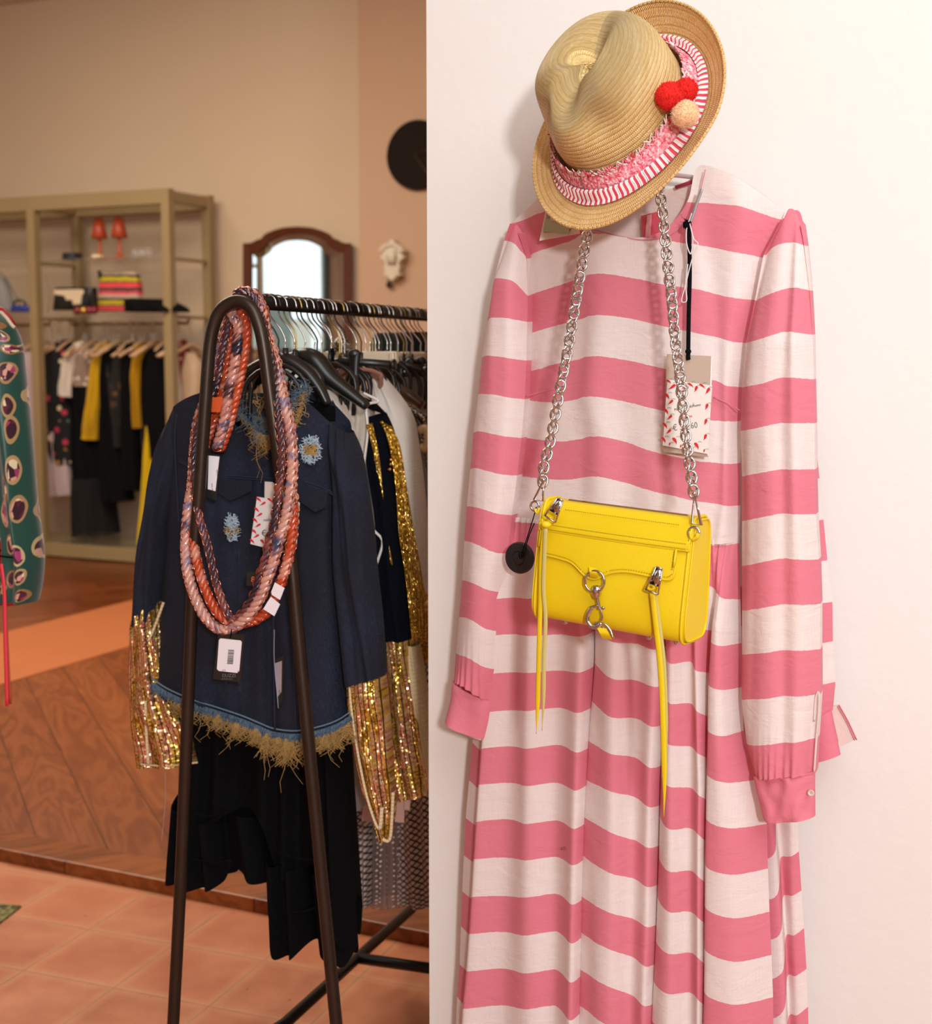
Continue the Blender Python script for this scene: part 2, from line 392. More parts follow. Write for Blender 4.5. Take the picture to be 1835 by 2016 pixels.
# street outside the window: pavement and a house front opposite
M_fac = plain('pale_facade', 'b9b4a4', .9, var=.05, vs=2)
M_fg = plain('grey_green_shutter', '6f7a72', .7)
M_aw = plain('red_awning', 'c8403a', .8)
struct(quadbox('floor', AL-12, AL-.2, -8, 12, -.15, -.05, plain('pavement', '8f8c84', .9)))
th = thing('building', 'pale house front across the street, seen in the mirror', 'building', AB(AL-8, 3, 0))
quadbox('wall', AL-4, AL-3.5, -4.3, -2.2, 0, 2.35, M_fg, th); quadbox('wall', AL-3.8, AL-3.4, -2.2, -1.2, 0, 1.95, M_fac, th)
quadbox('facade', AL-9.6, AL-9, -14, 8, 0, 2.4, M_fac, th)
quadbox('awning', AL-3.6, AL-3.2, -3.4, -2.8, 2.35, 2.5, M_aw, th)
# ------------------------------------------------------------------ white pier the dress hangs on
pb = 2.33*A2.y; pa = onplane(842.5, 1000, A2*pb, A2).dot(A1)
struct(quadbox('wall_pier', pa, AR, pb, pb+.32, 0, HC, M_pier))
# ------------------------------------------------------------------ back wall pieces
Pw = Plane(AB(0, BB-.085, 0), A1)
M_black = plain('black_enamel', '1e150e', .8, bump=.05, Specular__IOR__Level=.15)
M_bronze = plain('bronze_hands', '7a5a40', .5, .4)
th = thing('wall_clock', 'large round black wall clock with an outlined angular hand, cut by the white pier', 'clock', Pw.at(822, 305))
mb = MB(); c = Pw.at(822, 305, .02); R = (Pw.at(838+73, 305)-Pw.at(838, 305)).length; R = 67/FPX*(c-EYE).dot(V((0, math.cos(PITCH), -math.sin(PITCH))))
FR = (A1, V((0, 0, 1)), -A2)
mb.lathe([(0.001, -.02), (R*.98, -.02), (R, -.005), (R, .012), (R*.985, .018), (.001, .018)], c, 64, fr=FR, cap=False); mb.build('dial', M_black, th, angle=.6)
mb = MB(); q = [Pw.at(*p, .047) for p in ((817, 305), (880, 280), (868, 378))]
mb.tube(q, .006, 6, closed=True); mb.build('hand', M_bronze, th)
# cuckoo clock
M_wcl = plain('weathered_white_wood', 'd9cdb6', .8, var=.15)
th = thing('cuckoo_clock', 'small carved white cuckoo clock on the wall with a dark pine cone weight', 'clock', Pw.at(771, 515))
half = [(771, 470), (776, 474), (779, 485), (784, 488), (790, 486), (795, 494), (790, 500), (795, 506), (789, 512), (785, 516), (787, 526), (784, 535), (788, 542), (780, 543), (776, 549), (771, 553)]
pts = half+[(1542-x, y) for x, y in half[::-1][1:-1]]
mb = MB(); mb.prism([Pw.at(x, y, .07) for x, y in pts], A2*.07); mb.build('case', M_wcl, th, smooth=False, bevel=.004)
mb = MB(); c = Pw.at(771, 507, .075); mb.lathe([(.001, .0), (.034, 0), (.038, .006), (.03, .012), (.001, .012)], c, 24, fr=FR, cap=False); mb.build('dial', plain('clock_dial', 'bfae90', .7), th)
mb = MB()
for k in range(7): 
    a = PI*(k+.5)/7; mb.ball(Pw.at(771+20*math.cos(a), 490-14*math.sin(a)+6, .075), .016, 8, sc3=(1.3, .6, 1))
mb.box(Pw.at(771, 506, .078), .06, .02, .09, (A1, A2, V((0, 0, 1)))); mb.build('carving', M_wcl, th)
mb = MB(); mb.tube([Pw.at(771, 540, .03), Pw.at(767, 556, .03)], .002, 5); mb.build('chain', M_black, th)
mb = MB(); mb.ball(Pw.at(766, 560, .03), .019, 12, sc3=(1, 1, 1.3), jit=.3); mb.build('pine_cone', plain('pine_cone', '33261a', .7), th)
# mirror
M_mah = plain('mahogany', '56280f', .42, var=.25, vs=20, bump=.05)
t = NT('mirror_glass'); M_mir = t.out((.93, .95, .93), .02, 1.0)
Pm = Plane(AB(0, BB-.02, 0), A1)
def outline(cx, w_, ytop, ysh, ybot):
    h = [(0, ytop), (.30, ytop+3), (.58, ytop+14), (.66, ytop+23), (.76, ysh-6), (.86, ysh-1), (1.0, ysh), (1.0, ybot)]
    r = cr([(a, b, 0) for a, b in h[:7]], 4)+[V((1.0, ybot, 0))]
    pr = [(cx+w_*p.x, p.y) for p in r]; pl = [(cx-w_*p.x, p.y) for p in r[::-1]]
    return pl[:-1]+pr
th = thing('wall_mirror', 'mahogany framed wall mirror with an arched top, bright with window reflections', 'mirror', Pm.at(585, 700))
o1 = outline(585, 107, 446, 479, 900); o2 = outline(585, 91, 460, 497, 886); o3 = outline(585, 80, 473, 508, 878)
mb = MB(); n = len(o1)
A = [mb.add(Pm.at(*p, .045), (i*.02, 0)) for i, p in enumerate(o1)]; B = [mb.add(Pm.at(*p, .03), (i*.02, .1)) for i, p in enumerate(o2)]; C_ = [mb.add(Pm.at(*p, .0)) for p in o1]; D = [mb.add(Pm.at(*p, .015)) for p in o2]
for i in range(n):
    j = (i+1) % n; mb.face((A[i], A[j], B[j], B[i])); mb.face((A[i], C_[i], C_[j], A[j])); mb.face((B[i], B[j], D[j], D[i]))
mb.build('frame', M_mah, th, angle=.7)
mb = MB(); B = [mb.add(Pm.at(*p, .018)) for p in o2]; Cc = [mb.add(Pm.at(*p, .022)) for p in o3]
for i in range(n): j = (i+1) % n; mb.face((B[i], B[j], Cc[j], Cc[i]))
mb.face(Cc); mb.build('glass', M_mir, th, smooth=False)
# ================================================================== SHELF UNIT
bS = 7.71; dS = .46
M_oak = plain('pale_brown_wood', '98815a', .5, var=.08, vs=6, bump=.03)
t = NT('shelf_glass'); M_gl = t.out((.86, .97, .92), .03, Transmission__Weight=.9, IOR=1.3, Alpha=.28)
aR = PB(331, 700, bS).dot(A1); aL = PB(75, 900, bS).dot(A1); aLL = aL-(aR-aL)
zt = PB(325, 370, bS).z; z1 = PB(330, 501, bS).z; z2 = PB(330, 617, bS).z
F3 = (A1, A2, V((0, 0, 1)))
th = thing('shelving_unit', 'tall pale wooden shelving with glass shelves and clothes rail at the back wall', 'shelving', AB((aL+aR)/2, bS, ZP))
S = .066
for a in (aR, aL, aLL):
    for b in (bS, bS+dS):
        mb = MB(); mb.box(AB(a, b+S/2, (zt+ZP)/2), S, S, zt-ZP, F3); mb.build('post', M_oak, th, smooth=False, bevel=.003)
for nm, z, h in (('top_rail', zt-.05, .1), ('base_rail', ZP+.06, .09)):
    mb = MB(); mb.box(AB((aR+aLL)/2, bS+S/2, z), aR-aLL, S*.9, h, F3); mb.box(AB((aR+aLL)/2, bS+dS+S/2, z), aR-aLL, S*.9, h, F3)
    for a in (aR, aL, aLL): mb.box(AB(a, bS+dS/2+S/2, z), S*.8, dS, h*.7, F3)
    mb.build(nm, M_oak, th, smooth=False, bevel=.003)
mb = MB(); mb.box(AB((aR+aLL)/2, bS+dS/2+S/2, zt-.012), aR-aLL, dS, .02, F3); mb.build('glass_top', M_gl, th, smooth=False)
for z in (z1, z2):
    for a in (aR, aL, aLL): mb = MB(); mb.box(AB(a, bS+dS/2+S/2, z-.022), .02, dS, .022, F3); mb.build('bracket', M_oak, th, smooth=False)
    for a0, a1 in ((aL, aR), (aLL, aL)):
        mb = MB(); mb.box(AB((a0+a1)/2, bS+dS/2+S/2, z-.006), a1-a0-.04, dS+.03, .011, F3); mb.build('glass_shelf', M_gl, th, smooth=False)
mb = MB(); mb.box(AB((aR+aL)/2, bS+dS/2+S/2, ZP+.115), aR-aL-.04, dS, .012, F3); mb.build('glass_shelf', M_gl, th, smooth=False)
zr = PB(300, 637, bS+.3).z; bR = bS+.28
aR0 = PB(371, 640, bR).dot(A1); aR1 = PB(112, 640, bR).dot(A1)
mb = MB(); mb.tube([AB(aR0, bR, z2-.02), AB(aR0, bR, zr), AB(aL+.1, bR, zr), AB(aL+.1, bR, z2-.02)], .011, 8)
mb.tube([AB(aL-.1, bR, z2-.02), AB(aL-.1, bR, zr), AB(aLL, bR, zr)], .011, 8); mb.build('clothes_rail', plain('brass_rail', '8a7448', .4, .6), th)
# things on the shelves
Ps = Plane(AB(0, bS+.2, 0), A1)
def onshelf(px, py, b, z):   # point above pixel column px at building depth b on height z
    p = PB(px, py, b); p.z = z; return p
M_or = plain('orange_plastic', 'b84a1c', .3, var=.15)
t = NT('orange_shade'); t.out('b2401a', .45, Transmission__Weight=.15); M_sh = t.m
first = None
for px in (196, 235):
    c = onshelf(px, 470, bS+.2, z1)
    if first is None:
        th = thing('table_lamp', '', 'lamp', c, 'orange table lamps on the top shelf'); first = th
        prof = [(.001, 0), (.062, 0), (.064, .006), (.03, .016), (.014, .03), (.009, .1), (.014, .142), (.010, .150)]
        mb = MB(); mb.lathe(prof, c, 20, cap=False); mb.build('base', M_or, th)
        mb = MB(); mb.lathe([(.056, .148), (.058, .150), (.030, .287), (.027, .287), (.001, .287)], c, 24, cap=False); mb.build('lamp_shade', M_sh, th)
    else:
        r = first.copy(); sc.collection.objects.link(r); r.location = c
        for ch in list(first.children):
            o = ch.copy(); sc.collection.objects.link(o); o.parent = r; o.matrix_parent_inverse = ch.matrix_parent_inverse.copy()
        th = r
    th['label'] = 'small orange table lamp with tapered shade, '+('left' if px == 196 else 'right')+' one of the pair on the top shelf'
def simple(name, label, cat, mb, mat, loc, part=None, **kw):
    o = mb.build(name, mat, **kw); return tag(o, label, cat)
c = onshelf(142, 490, bS+.18, z1); mb = MB(); mb.lathe([(.001, 0), (.068, 0), (.07, .004), (.07, .046), (.066, .05), (.001, .05)], c, 28, cap=False)
simple('round_tin', 'round dark navy tin on the top glass shelf left of the orange lamps', 'tin', mb, plain('navy_tin', '24222e', .4), c, angle=.6)
c = onshelf(192, 498, bS+.06, z1); mb = MB(); mb.box(c+V((0, 0, .011)), .065, .05, .022, F3)
simple('small_box', 'tiny cream box in front of the left orange lamp', 'box', mb, plain('cream_card', 'e8d2a8', .7), c, smooth=False, bevel=.003)
t = NT('clear_glass_bauble'); M_bau = t.out('ffffff', .02, Transmission__Weight=.9, IOR=1.45)
bp = None
for px in (267, 280, 294):
    c = onshelf(px, 489, bS+.16, z1+.031); mb = MB(); mb.ball(c, .031, 20)
    mb.lathe([(.001, .04), (.008, .038), (.008, .028), (.001, .027)], c, 10, cap=False)
    o = simple('glass_bauble', '', 'ornament', mb, M_bau, c)
    o['label'] = {267: 'clear glass bauble nearest the orange lamps on the top shelf', 280: 'middle one of the three clear glass baubles on the top shelf', 294: 'rightmost clear glass bauble on the top shelf'}[px]; o['group'] = 'glass baubles on the top shelf'
def pouch(name, label, cat, pts, b, th_, mat, bulge=.02, loc=None, kids=()):
    """soft flat-fronted bag: pixel polygon given a puffed thickness"""
    Pp = Plane(AB(0, b, 0), A1); cx = sum(p[0] for p in pts)/len(pts); cy = sum(p[1] for p in pts)/len(pts)
    root = thing(name, label, cat, Pp.at(cx, max(p[1] for p in pts)))
    mb = MB(); rings = [(1, -th_/2), (1.0, th_/2), (.9, th_/2+bulge*.6), (.55, th_/2+bulge)]
    prev = None; n = len(pts)
    for s, o in rings:
        cur = [mb.add(Pp(cx+(x-cx)*s, cy+(y-cy)*s, o), ((x-cx)*s*.0035, -(y-cy)*s*.0035)) for x, y in pts]
        if prev:
            for i in range(n): mb.face((prev[i], cur[i], cur[(i+1) % n], prev[(i+1) % n]))
        else: mb.face(cur)
        prev = cur
    mb.face(prev[::-1]); mb.build('body', mat, root, angle=.9)
    return root, Pp
M_blk = cloth('black_fabric', '0b0a0c', .85, var=.3, sheen=0)
M_lea = plain('black_leather', '12100f', .35, bump=.1, bs=300)
r, Pp = pouch('clutch_bag', 'black clutch bag with a pale pistol-shaped motif on the middle shelf', 'bag', [(114, 566), (186, 566), (190, 611), (108, 611)], bS+.1, .05, M_lea)
gun = [(116, 571), (170, 570), (175, 574), (172, 580), (170, 583), (168, 599), (153, 600), (151, 591), (139, 591), (136, 583), (116, 580)]
mb = MB(); mb.prism([Pp(x, y, .05) for x, y in gun], A2*.006); mb.build('pistol_motif', plain('cream_leather', 'd9c3a2', .6), r, smooth=False, bevel=.002)
t = NT('striped_weave'); u = t.sep(t.uv())[1]; f = t.math('FRACT', t.math('ADD', t.math('MULTIPLY', u, 6.2), t.math('MULTIPLY', t.noise(t.uv(), 18), .12)))
M_str = t.out(t.ramp(f, [(0, '4a3f3a'), (.16, 'e2474e'), (.36, '5a4038'), (.42, 'b9a520'), (.62, '3a2b33'), (.72, 'bfa690'), (.86, 'e0525a')], 'CONSTANT'), .9)
t.bump(t.noise(t.uv(), 160), .5, .003)
r, Pp = pouch('woven_pouch', 'woven zip pouch striped in coral, mustard and grey leaning on the middle shelf', 'bag', [(198, 537), (270, 535), (276, 560), (279, 612), (196, 613), (199, 570)], bS+.16, .05, M_str)
mb = MB(); mb.tube([Pp(199, 536, .03), Pp(206, 535, .05), Pp(205, 548, .05)], .009, 6); mb.build('tassel', M_blk, r)
mb = MB(); mb.tube([Pp(199, 537, .02), Pp(235, 538, .03), Pp(270, 535, .02)], .004, 6); mb.build('zip', plain('brass_zip', '6b5a3a', .4, .7), r)
# coral and cream folded textile beside
Pf = Plane(AB(0, bS+.1, 0), A1)
mb = MB(); loft(mb, Pf, [(250, 590, 300, 588, .09), (252, 598, 330, 590, .13), (252, 606, 362, 604, .15), (252, 614, 370, 614, .15)], [(3, .01, 0, 0)], 20, 10, wr=.02)
simple('folded_garment', 'folded black garment lying on the right end of the middle glass shelf', 'clothing', mb, M_blk, None)
M_gb = plain('gold_ball', 'c9a04a', .25, .8); M_rb = plain('dark_red_ball', '7d1a28', .25)
for i, (px, py, m, lb) in enumerate(((153, 602, M_rb, 'dark red shiny bauble in front of the black clutch'), (165, 603, M_gb, 'golden bauble between red ones in front of the black clutch'), (176, 603, M_rb, 'dark red bauble right of the golden one by the clutch'), (185, 604, M_rb, 'dark red bauble nearest the striped pouch'))):
    c = onshelf(px, py, bS+.0, z2+.029); mb = MB(); mb.ball(c, .029, 18); o = simple('bauble', lb, 'ornament', mb, m, None); o['group'] = 'baubles on the middle shelf'
r, Pp = pouch('blue_box_bag', 'small royal blue box bag on the middle shelf left of the post', 'bag', [(28, 602), (62, 602), (63, 614), (27, 614)], bS+.08, .06, plain('royal_blue', '27368c', .5))
mb = MB(); mb.tube(cr([Pp(34, 602, .02), Pp(30, 597, .02), Pp(44, 591, .03), Pp(54, 597, .02), Pp(52, 603, .02)], 5), .008, 6); mb.build('coiled_strap', M_lea, r)
r, Pp = pouch('grey_handbag', 'soft grey handbag with a thin shoulder strap on the middle shelf at the left edge', 'bag', [(-40, 560), (-10, 545), (8, 548), (18, 580), (24, 612), (-44, 614)], bS+.2, .07, plain('grey_suede', '8e8a88', .9, bump=.2))
mb = MB(); mb.tube(cr([Pp(-8, 556, .05), Pp(0, 540, .05), Pp(14, 541, .05), Pp(34, 566, .06), Pp(52, 603, .07), Pp(40, 612, .07)], 6), .006, 6); mb.build('strap', plain('grey_strap', '77706a', .7), r)
mb = MB(); Pf = Plane(AB(0, bS+.22, 0), A1); mb.tube(cr([Pf(88, 541), Pf(95, 560), Pf(98, 590), Pf(93, 614)], 6), [.006]*3+[.012]*16, 8, flat=.5)
simple('leaf_ornament', 'slender pale curved ornament standing between the posts on the middle shelf', 'ornament', mb, plain('pale_ceramic', 'b5a48c', .5), None)
# ------------------------------------------------------------------ clothes on the shelf rail
def mat_spots(name, base, cols, scale=26, size=.28, rough=.85, which='UV'):
    t = NT(name); v = t.uv(which=which); n = t.n('ShaderNodeTexVoronoi', Vector=v, Scale=scale); d = n.outputs[0]; rc = t.sep(n.outputs[1])[0]
    st = [(i/len(cols), c) for i, c in enumerate(cols)]
    on = t.math('MULTIPLY', t.math('LESS_THAN', d, size), t.math('GREATER_THAN', t.sep(n.outputs[1])[1], .3))
    return t.out(t.mix(on, base, t.ramp(rc, st, 'CONSTANT')), rough)
M_flor = mat_spots('black_floral', '0b0a0c', ['b4304a', '5c8a6c', 'd8c49a', 'c43a55', 'b8761c'], 17, .33)
M_lilac = cloth('lilac_cotton', 'bfa6a4', .9, var=.06); M_white = cloth('white_cotton', 'd9cbbd', .9, var=.05); M_yel = cloth('mustard_knit', 'c99a18', .9, var=.15)
M_yel2 = cloth('yellow_chiffon', 'd8b010', .8, var=.08)
M_brz = mat_spots('black_bronze_jacquard', '14100c', ['4a3212', '6a4414', '2b1c10'], 20, .4); M_redp = mat_spots('red_print', '7d1f1c', ['c0a088', '1e1a1c', 'a52a22'], 38, .35)
M_gold2 = cloth('amber_velvet', 'b8860f', .8, var=.2)
M_bei = cloth('beige_cotton', 'c8ab8c', .9, var=.05)
t = NT('black_tulle'); M_tul = t.out('060505', .9, Alpha=.82)
M_wood = plain('pale_hanger_wood', 'c9a27c', .5, var=.1); M_steel = plain('chrome_wire', 'cfcac2', .22, 1.0)
bG = bR
items = [
 ('shirt', 'pale lilac shirt left of the shelving post', 'shirt', M_lilac, [(52, 690, 74, 694, .10), (46, 720, 84, 715, .16), (44, 800, 88, 800, .17), (50, 900, 92, 900, .17), (56, 968, 96, 968, .17)], [(2, .012, 0, .1)], 60),
 ('dress', 'long pale pink dress hanging behind the black floral jacket', 'dress', M_lilac, [(96, 700, 112, 700, .08), (92, 800, 118, 800, .12), (90, 900, 134, 900, .14), (92, 976, 142, 974, .15)], [(3, .015, 1, .2)], 105),
 ('jacket', 'black jacket with bright embroidered flowers on the shelf rail', 'jacket', M_flor, [(112, 672, 142, 668, .10), (86, 700, 146, 690, .17), (82, 780, 145, 780, .18), (77, 840, 146, 850, .18), (100, 912, 146, 915, .17)], [(2, .014, 0, .1)], 126),
 ('blouse', 'short-sleeved white blouse beside the black floral jacket', 'blouse', M_white, [(150, 676, 172, 672, .08), (134, 700, 160, 700, .15), (128, 735, 152, 740, .17), (124, 776, 150, 782, .17)], [(2, .01, 2, .1)], 160),
 ('blouse', 'taupe blouse with white dots hanging above the black long dress', 'blouse', mat_spots('taupe_dots', '8d7565', ['e6dccd'], 34, .3), [(158, 686, 180, 682, .08), (150, 705, 182, 702, .13), (150, 760, 182, 760, .15)], [], 170),
 ('dress', 'long black dress with sheer tulle hem in the middle of the shelf rail', 'dress', M_blk, [(160, 722, 182, 722, .08), (146, 745, 190, 740, .15), (146, 850, 206, 850, .17), (150, 945, 214, 945, .18)], [(3, .02, 0, .1)], 172),
 ('scarf', 'long mustard yellow knitted scarf hanging over the black dress', 'scarf', M_yel, [(192, 678, 212, 674, .05), (183, 720, 206, 720, .12), (178, 790, 203, 790, .17), (172, 838, 200, 836, .18), (170, 862, 196, 866, .17)], [(2, .012, 0, 0)], 200),
 ('dress', 'black dress right of the mustard scarf', 'dress', M_blk, [(214, 688, 226, 688, .08), (204, 720, 232, 710, .14), (204, 850, 236, 850, .17), (208, 985, 262, 985, .18)], [(2, .02, 1, .1)], 220),
 ('jacket', 'black and bronze jacquard jacket in the middle of the shelf rail', 'jacket', M_brz, [(222, 684, 244, 682, .07), (212, 720, 248, 712, .14), (222, 790, 250, 790, .17), (232, 880, 254, 880, .17)], [(2, .012, 1, .1)], 234),
 ('trousers', 'black trousers right of the bronze jacquard jacket', 'trousers', M_blk, [(246, 676, 264, 676, .08), (244, 760, 268, 760, .14), (246, 880, 272, 880, .16), (250, 960, 276, 965, .17)], [(2, .014, 0, .1)], 256),
 ('dress', 'golden yellow dress behind the right end of the shelf rail', 'dress', M_gold2, [(264, 676, 284, 676, .06), (262, 720, 284, 720, .13), (268, 780, 282, 780, .15), (272, 842, 284, 842, .15)], [(2, .012, 0, .1)], 275),
 ('blazer', 'black blazer next to the right shelving post', 'jacket', M_blk, [(296, 686, 322, 684, .08), (284, 720, 330, 705, .15), (286, 820, 334, 820, .17), (296, 898, 334, 905, .16)], [(2, .014, 0, .1)], 308),
 ('dress', 'long bright yellow dress reaching the base behind the denim jacket', 'dress', M_yel2, [(290, 800, 297, 800, .02), (286, 895, 304, 900, .08), (280, 990, 304, 990, .10), (274, 1072, 300, 1072, .10)], [(2, .012, 0, .1)], 295),
 ('blouse', 'white blouse right of the shelving post', 'blouse', M_white, [(344, 690, 356, 684, .06), (341, 720, 360, 712, .12), (343, 800, 366, 800, .15), (345, 860, 366, 860, .14)], [(1, .01, 0, .1)], 350),
 ('blouse', 'dark red patterned blouse at the right end of the shelf rail', 'blouse', M_redp, [(354, 674, 364, 668, .04), (349, 710, 372, 700, .12), (352, 780, 376, 780, .14), (354, 840, 380, 840, .13)], [(2, .01, 0, .1)], 360),
 ('blouse', 'beige blouse hanging last on the shelf rail', 'blouse', M_bei, [(368, 694, 382, 694, .05), (364, 730, 396, 722, .12), (366, 790, 399, 765, .14), (372, 850, 396, 850, .12)], [(1, .01, 0, .1)], 372),
]
hk0 = None
for i, (nm, lb, cat, m, rows, fo, hx) in enumerate(items):
    Pg = Plane(AB(0, bG-.03+.03*(i % 3), 0), A1); root = thing(nm, lb, cat, Pg(hx, rows[0][1])); rows = [r_[:4]+(r_[4]*.6,) for r_ in rows]
    mb = MB(); loft(mb, Pg, rows, fo, 18, 22, wr=.02, seed=i); mb.build('body', m, root)
    # its hanger
    c = Pg(hx, max(rows[0][1], 655)); top = V((c.x, c.y, 0)); h = thing('clothes_hanger', 'hanger carrying the '+' '.join(lb.split(' hanging')[0].split(' behind')[0].split(' beside')[0].split()[:9]), 'hanger', c, 'hangers on the shelf rail')
    cz = AB(c.dot(A1), bR, zr); m2 = MB(); m2.tube(cr([cz+V((0, 0, -.012))+A2*.02, cz+A2*.02+V((0, 0, .006)), cz+V((0, 0, .018)), cz-A2*.02+V((0, 0, .006)), cz-A2*.012+V((0, 0, -.03)), cz+V((0, 0, -.06)), AB(c.dot(A1), bR, max(c.z-.03, zr-.16))], 4), .0028, 6); m2.build('hook', M_steel, h)
    m2 = MB(); zz = max(c.z-.02, zr-.15); m2.tube(cr([AB(c.dot(A1)-.05, bR-.17, zz-.08), AB(c.dot(A1)-.01, bR-.06, zz-.02), AB(c.dot(A1), bR, zz), AB(c.dot(A1)+.01, bR+.06, zz-.02), AB(c.dot(A1)+.05, bR+.16, zz-.08)], 4), .012, 8); m2.build('arm', M_wood, h)
    if nm == 'dress' and 'tulle' in lb:
        mb = MB(); loft(mb, Pg, [(152, 940, 212, 940, .17), (158, 1000, 216, 1000, .19), (158, 1052, 222, 1052, .2)], [(5, .02, 0, 0)], 24, 10); mb.build('tulle_hem', M_tul, root)
for k, px in enumerate(range(90, 378, 12)):
    if k % 2: continue
    a = PB(px, 640, bR).dot(A1); cz = AB(a, bR, zr)
    h = thing('clothes_hanger', 'spare pale hanger among the garments on the shelf rail', 'hanger', cz, 'spare hangers on the shelf rail')
    m2 = MB(); m2.tube(cr([cz+V((0, 0, -.012))+A2*.02, cz+A2*.02+V((0, 0, .006)), cz+V((0, 0, .018)), cz-A2*.02+V((0, 0, .006)), cz-A2*.012+V((0, 0, -.03)), cz+V((0, 0, -.06)), cz+V((0, 0, -.12))], 4), .0025, 6); m2.build('hook', M_steel, h)
    m2 = MB(); m2.tube(cr([cz+A2*-.18+V((.02, 0, -.19)), cz+A2*-.06+V((0, 0, -.14)), cz+V((0, 0, -.12)), cz+A2*.06+V((0, 0, -.14)), cz+A2*.17+V((.02, 0, -.19))], 4), .009, 8); m2.build('arm', M_wood, h)
# ------------------------------------------------------------------ green paisley blouse at the left edge
def mat_paisley():
    t = NT('paisley_satin'); v = t.uv(scale=(1.3, .8, 1)); w_ = t.n('ShaderNodeVectorMath', _operation='ADD', i0=v, i1=t.n('ShaderNodeVectorMath', _operation='SCALE', i0=t.n('ShaderNodeTexNoise', Vector=v, Scale=12).outputs[1], Scale=.025).outputs[0]).outputs[0]
    n = t.n('ShaderNodeTexVoronoi', Vector=w_, Scale=24, Randomness=.6); d = n.outputs[0]; rc = t.sep(n.outputs[1])
    dots = t.n('ShaderNodeTexVoronoi', Vector=w_, Scale=95).outputs[1]; inner = t.ramp(t.sep(dots)[0], [(0, '3a1626'), (.35, 'd9a08a'), (.55, '5c1f35'), (.7, 'ead9b0'), (.85, 'a5396a')], 'CONSTANT')
    ring = t.ramp(d, [(0, (0, 0, 0)), (.34, (1, 1, 1)), (.42, (0, 0, 0))], 'CONSTANT')
    gold = t.mix(rc[0], 'd8bf8a', '9a6b3a')
    c = t.mix(t.math('LESS_THAN', d, .42), '1c4a40', inner); c = t.mix(ring, c, gold)
    return t.out(c, .42, Sheen__Weight=.3)
M_pais = mat_paisley()
Pg = Plane(V((-1.0, 2.95, 0)), (1, -.25, 0))
root = thing('blouse', 'dark green paisley satin blouse with red sash, hanging at the left edge', 'blouse', Pg(-120, 640))
mb = MB(); loft(mb, Pg, [(-140, 612, -60, 600, .03), (-260, 640, -30, 640, .06), (-280, 800, -14, 800, .09), (-270, 1000, 0, 1000, .09), (-262, 1070, 10, 1070, .08)], [(4, .014, 0, .2)], 30, 24); mb.build('body', M_pais, root)
for sx in (0, 1):
    rows = [(-40, 612, 4, 616, .02), (-44, 640, 27, 644, .035), (-30, 680, 39, 680, .045), (-22, 720, 42, 720, .05), (-8, 800, 50, 800, .05), (0, 900, 60, 900, .05), (7, 1000, 68, 1000, .05), (16, 1085, 79, 1085, .05), (13, 1140, 77, 1140, .05), (9, 1182, 70, 1184, .045)]
    if sx: rows = [(-270-r[2]+20, r[3], -270-r[0]+20, r[1], r[4]) for r in rows]
    mb = MB(); loft(mb, Plane(Pg.o-Pg.Y*.05, Pg.X), rows, [(1.5, .01, .5, .2)], 22, 40, wr=.006, seed=3); mb.build('sleeve', M_pais, root)
P5 = Plane(Pg.o-Pg.Y*.05, Pg.X)
mb = MB(); loft(mb, P5, [(-2, 1082, 79, 1093, .053), (-2, 1086, 79, 1096, .053)], [], 20, 2); mb.build('cuff_piping', M_blk, root)
mb = MB(); mb.tube([P5.at(x, y, .055) for x, y in ((-8, 612), (4, 616), (14, 627), (24, 641), (29, 645))], .004, 6); mb.build('shoulder_piping', plain('cream_piping', 'cfc0a4', .7), root); mb = MB(); mb.tube([P5.at(x, y, .05) for x, y in ((-8, 606), (5, 611), (16, 624), (27, 640))], .006, 6)
mb.build('collar_piping', plain('red_piping', '9c1820', .6), root)
M_red = cloth('red_satin', 'c01020', .5, var=.1)
mb = MB(); loft(mb, Pg, [(-262, 1065, 14, 1065, .088), (-262, 1100, 15, 1100, .09), (-262, 1150, 15, 1150, .09), (-262, 1190, 10, 1190, .088)], [(1, .004, 0, 0)], 26, 8); mb.build('sash', M_red, root)
mb = MB(); loft(mb, P5, [(10, 1178, 66, 1180, .03), (12, 1190, 50, 1188, .03)], [], 16, 4); mb.build('cuff_lining', M_red, root)
mb = MB(); mb.tube(pxpath(P5, [(2, 1110), (8, 1160), (10, 1250), (14, 1390)], .07), [.0045]*25, 6, flat=.35, up=P5.Y)
mb.tube(pxpath(P5, [(4, 1115), (10, 1170), (14, 1260), (20, 1386)], .066), [.0035]*25, 6, flat=.35, mi=1, up=P5.Y); mb.build('ribbon', [plain('coral_ribbon', 'e83a4c', .5), plain('dark_coral_ribbon', 'b5432c', .5)], root)
h = thing('garment_rack', 'black rack at the left edge carrying the green paisley blouse', 'rack', V((Pg(-130, 560).x, Pg(-130, 560).y, 0)))
c = Pg(-130, 560); mb = MB(); mb.tube([c-Pg.X*.9, c+Pg.X*.04], .012, 10)
for e in (-.9, -.2):
    mb.tube([c+Pg.X*e, V((c.x, c.y, .01))+Pg.X*e], .012, 8); mb.tube([V((c.x, c.y, .012))+Pg.X*e-Pg.Y*.2, V((c.x, c.y, .012))+Pg.X*e+Pg.Y*.2], .012, 8)
mb.build('frame', plain('black_metal', '1d1a18', .35, .6), h)
h = thing('clothes_hanger', 'black hanger inside the green paisley blouse', 'hanger', c)
mb = MB(); mb.tube(cr([c+Pg.X*.016, c+V((0, 0, .016)), c-Pg.X*.016, c+V((0, 0, -.05)), Pg(-110, 620)], 5), .0025, 6); mb.build('hook', M_steel, h)
mb = MB(); mb.tube(cr([Pg(-230, 650), Pg(-150, 622), Pg(-110, 616), Pg(-70, 622), Pg(-25, 645)], 5), .012, 8); mb.build('arm', M_lea, h)
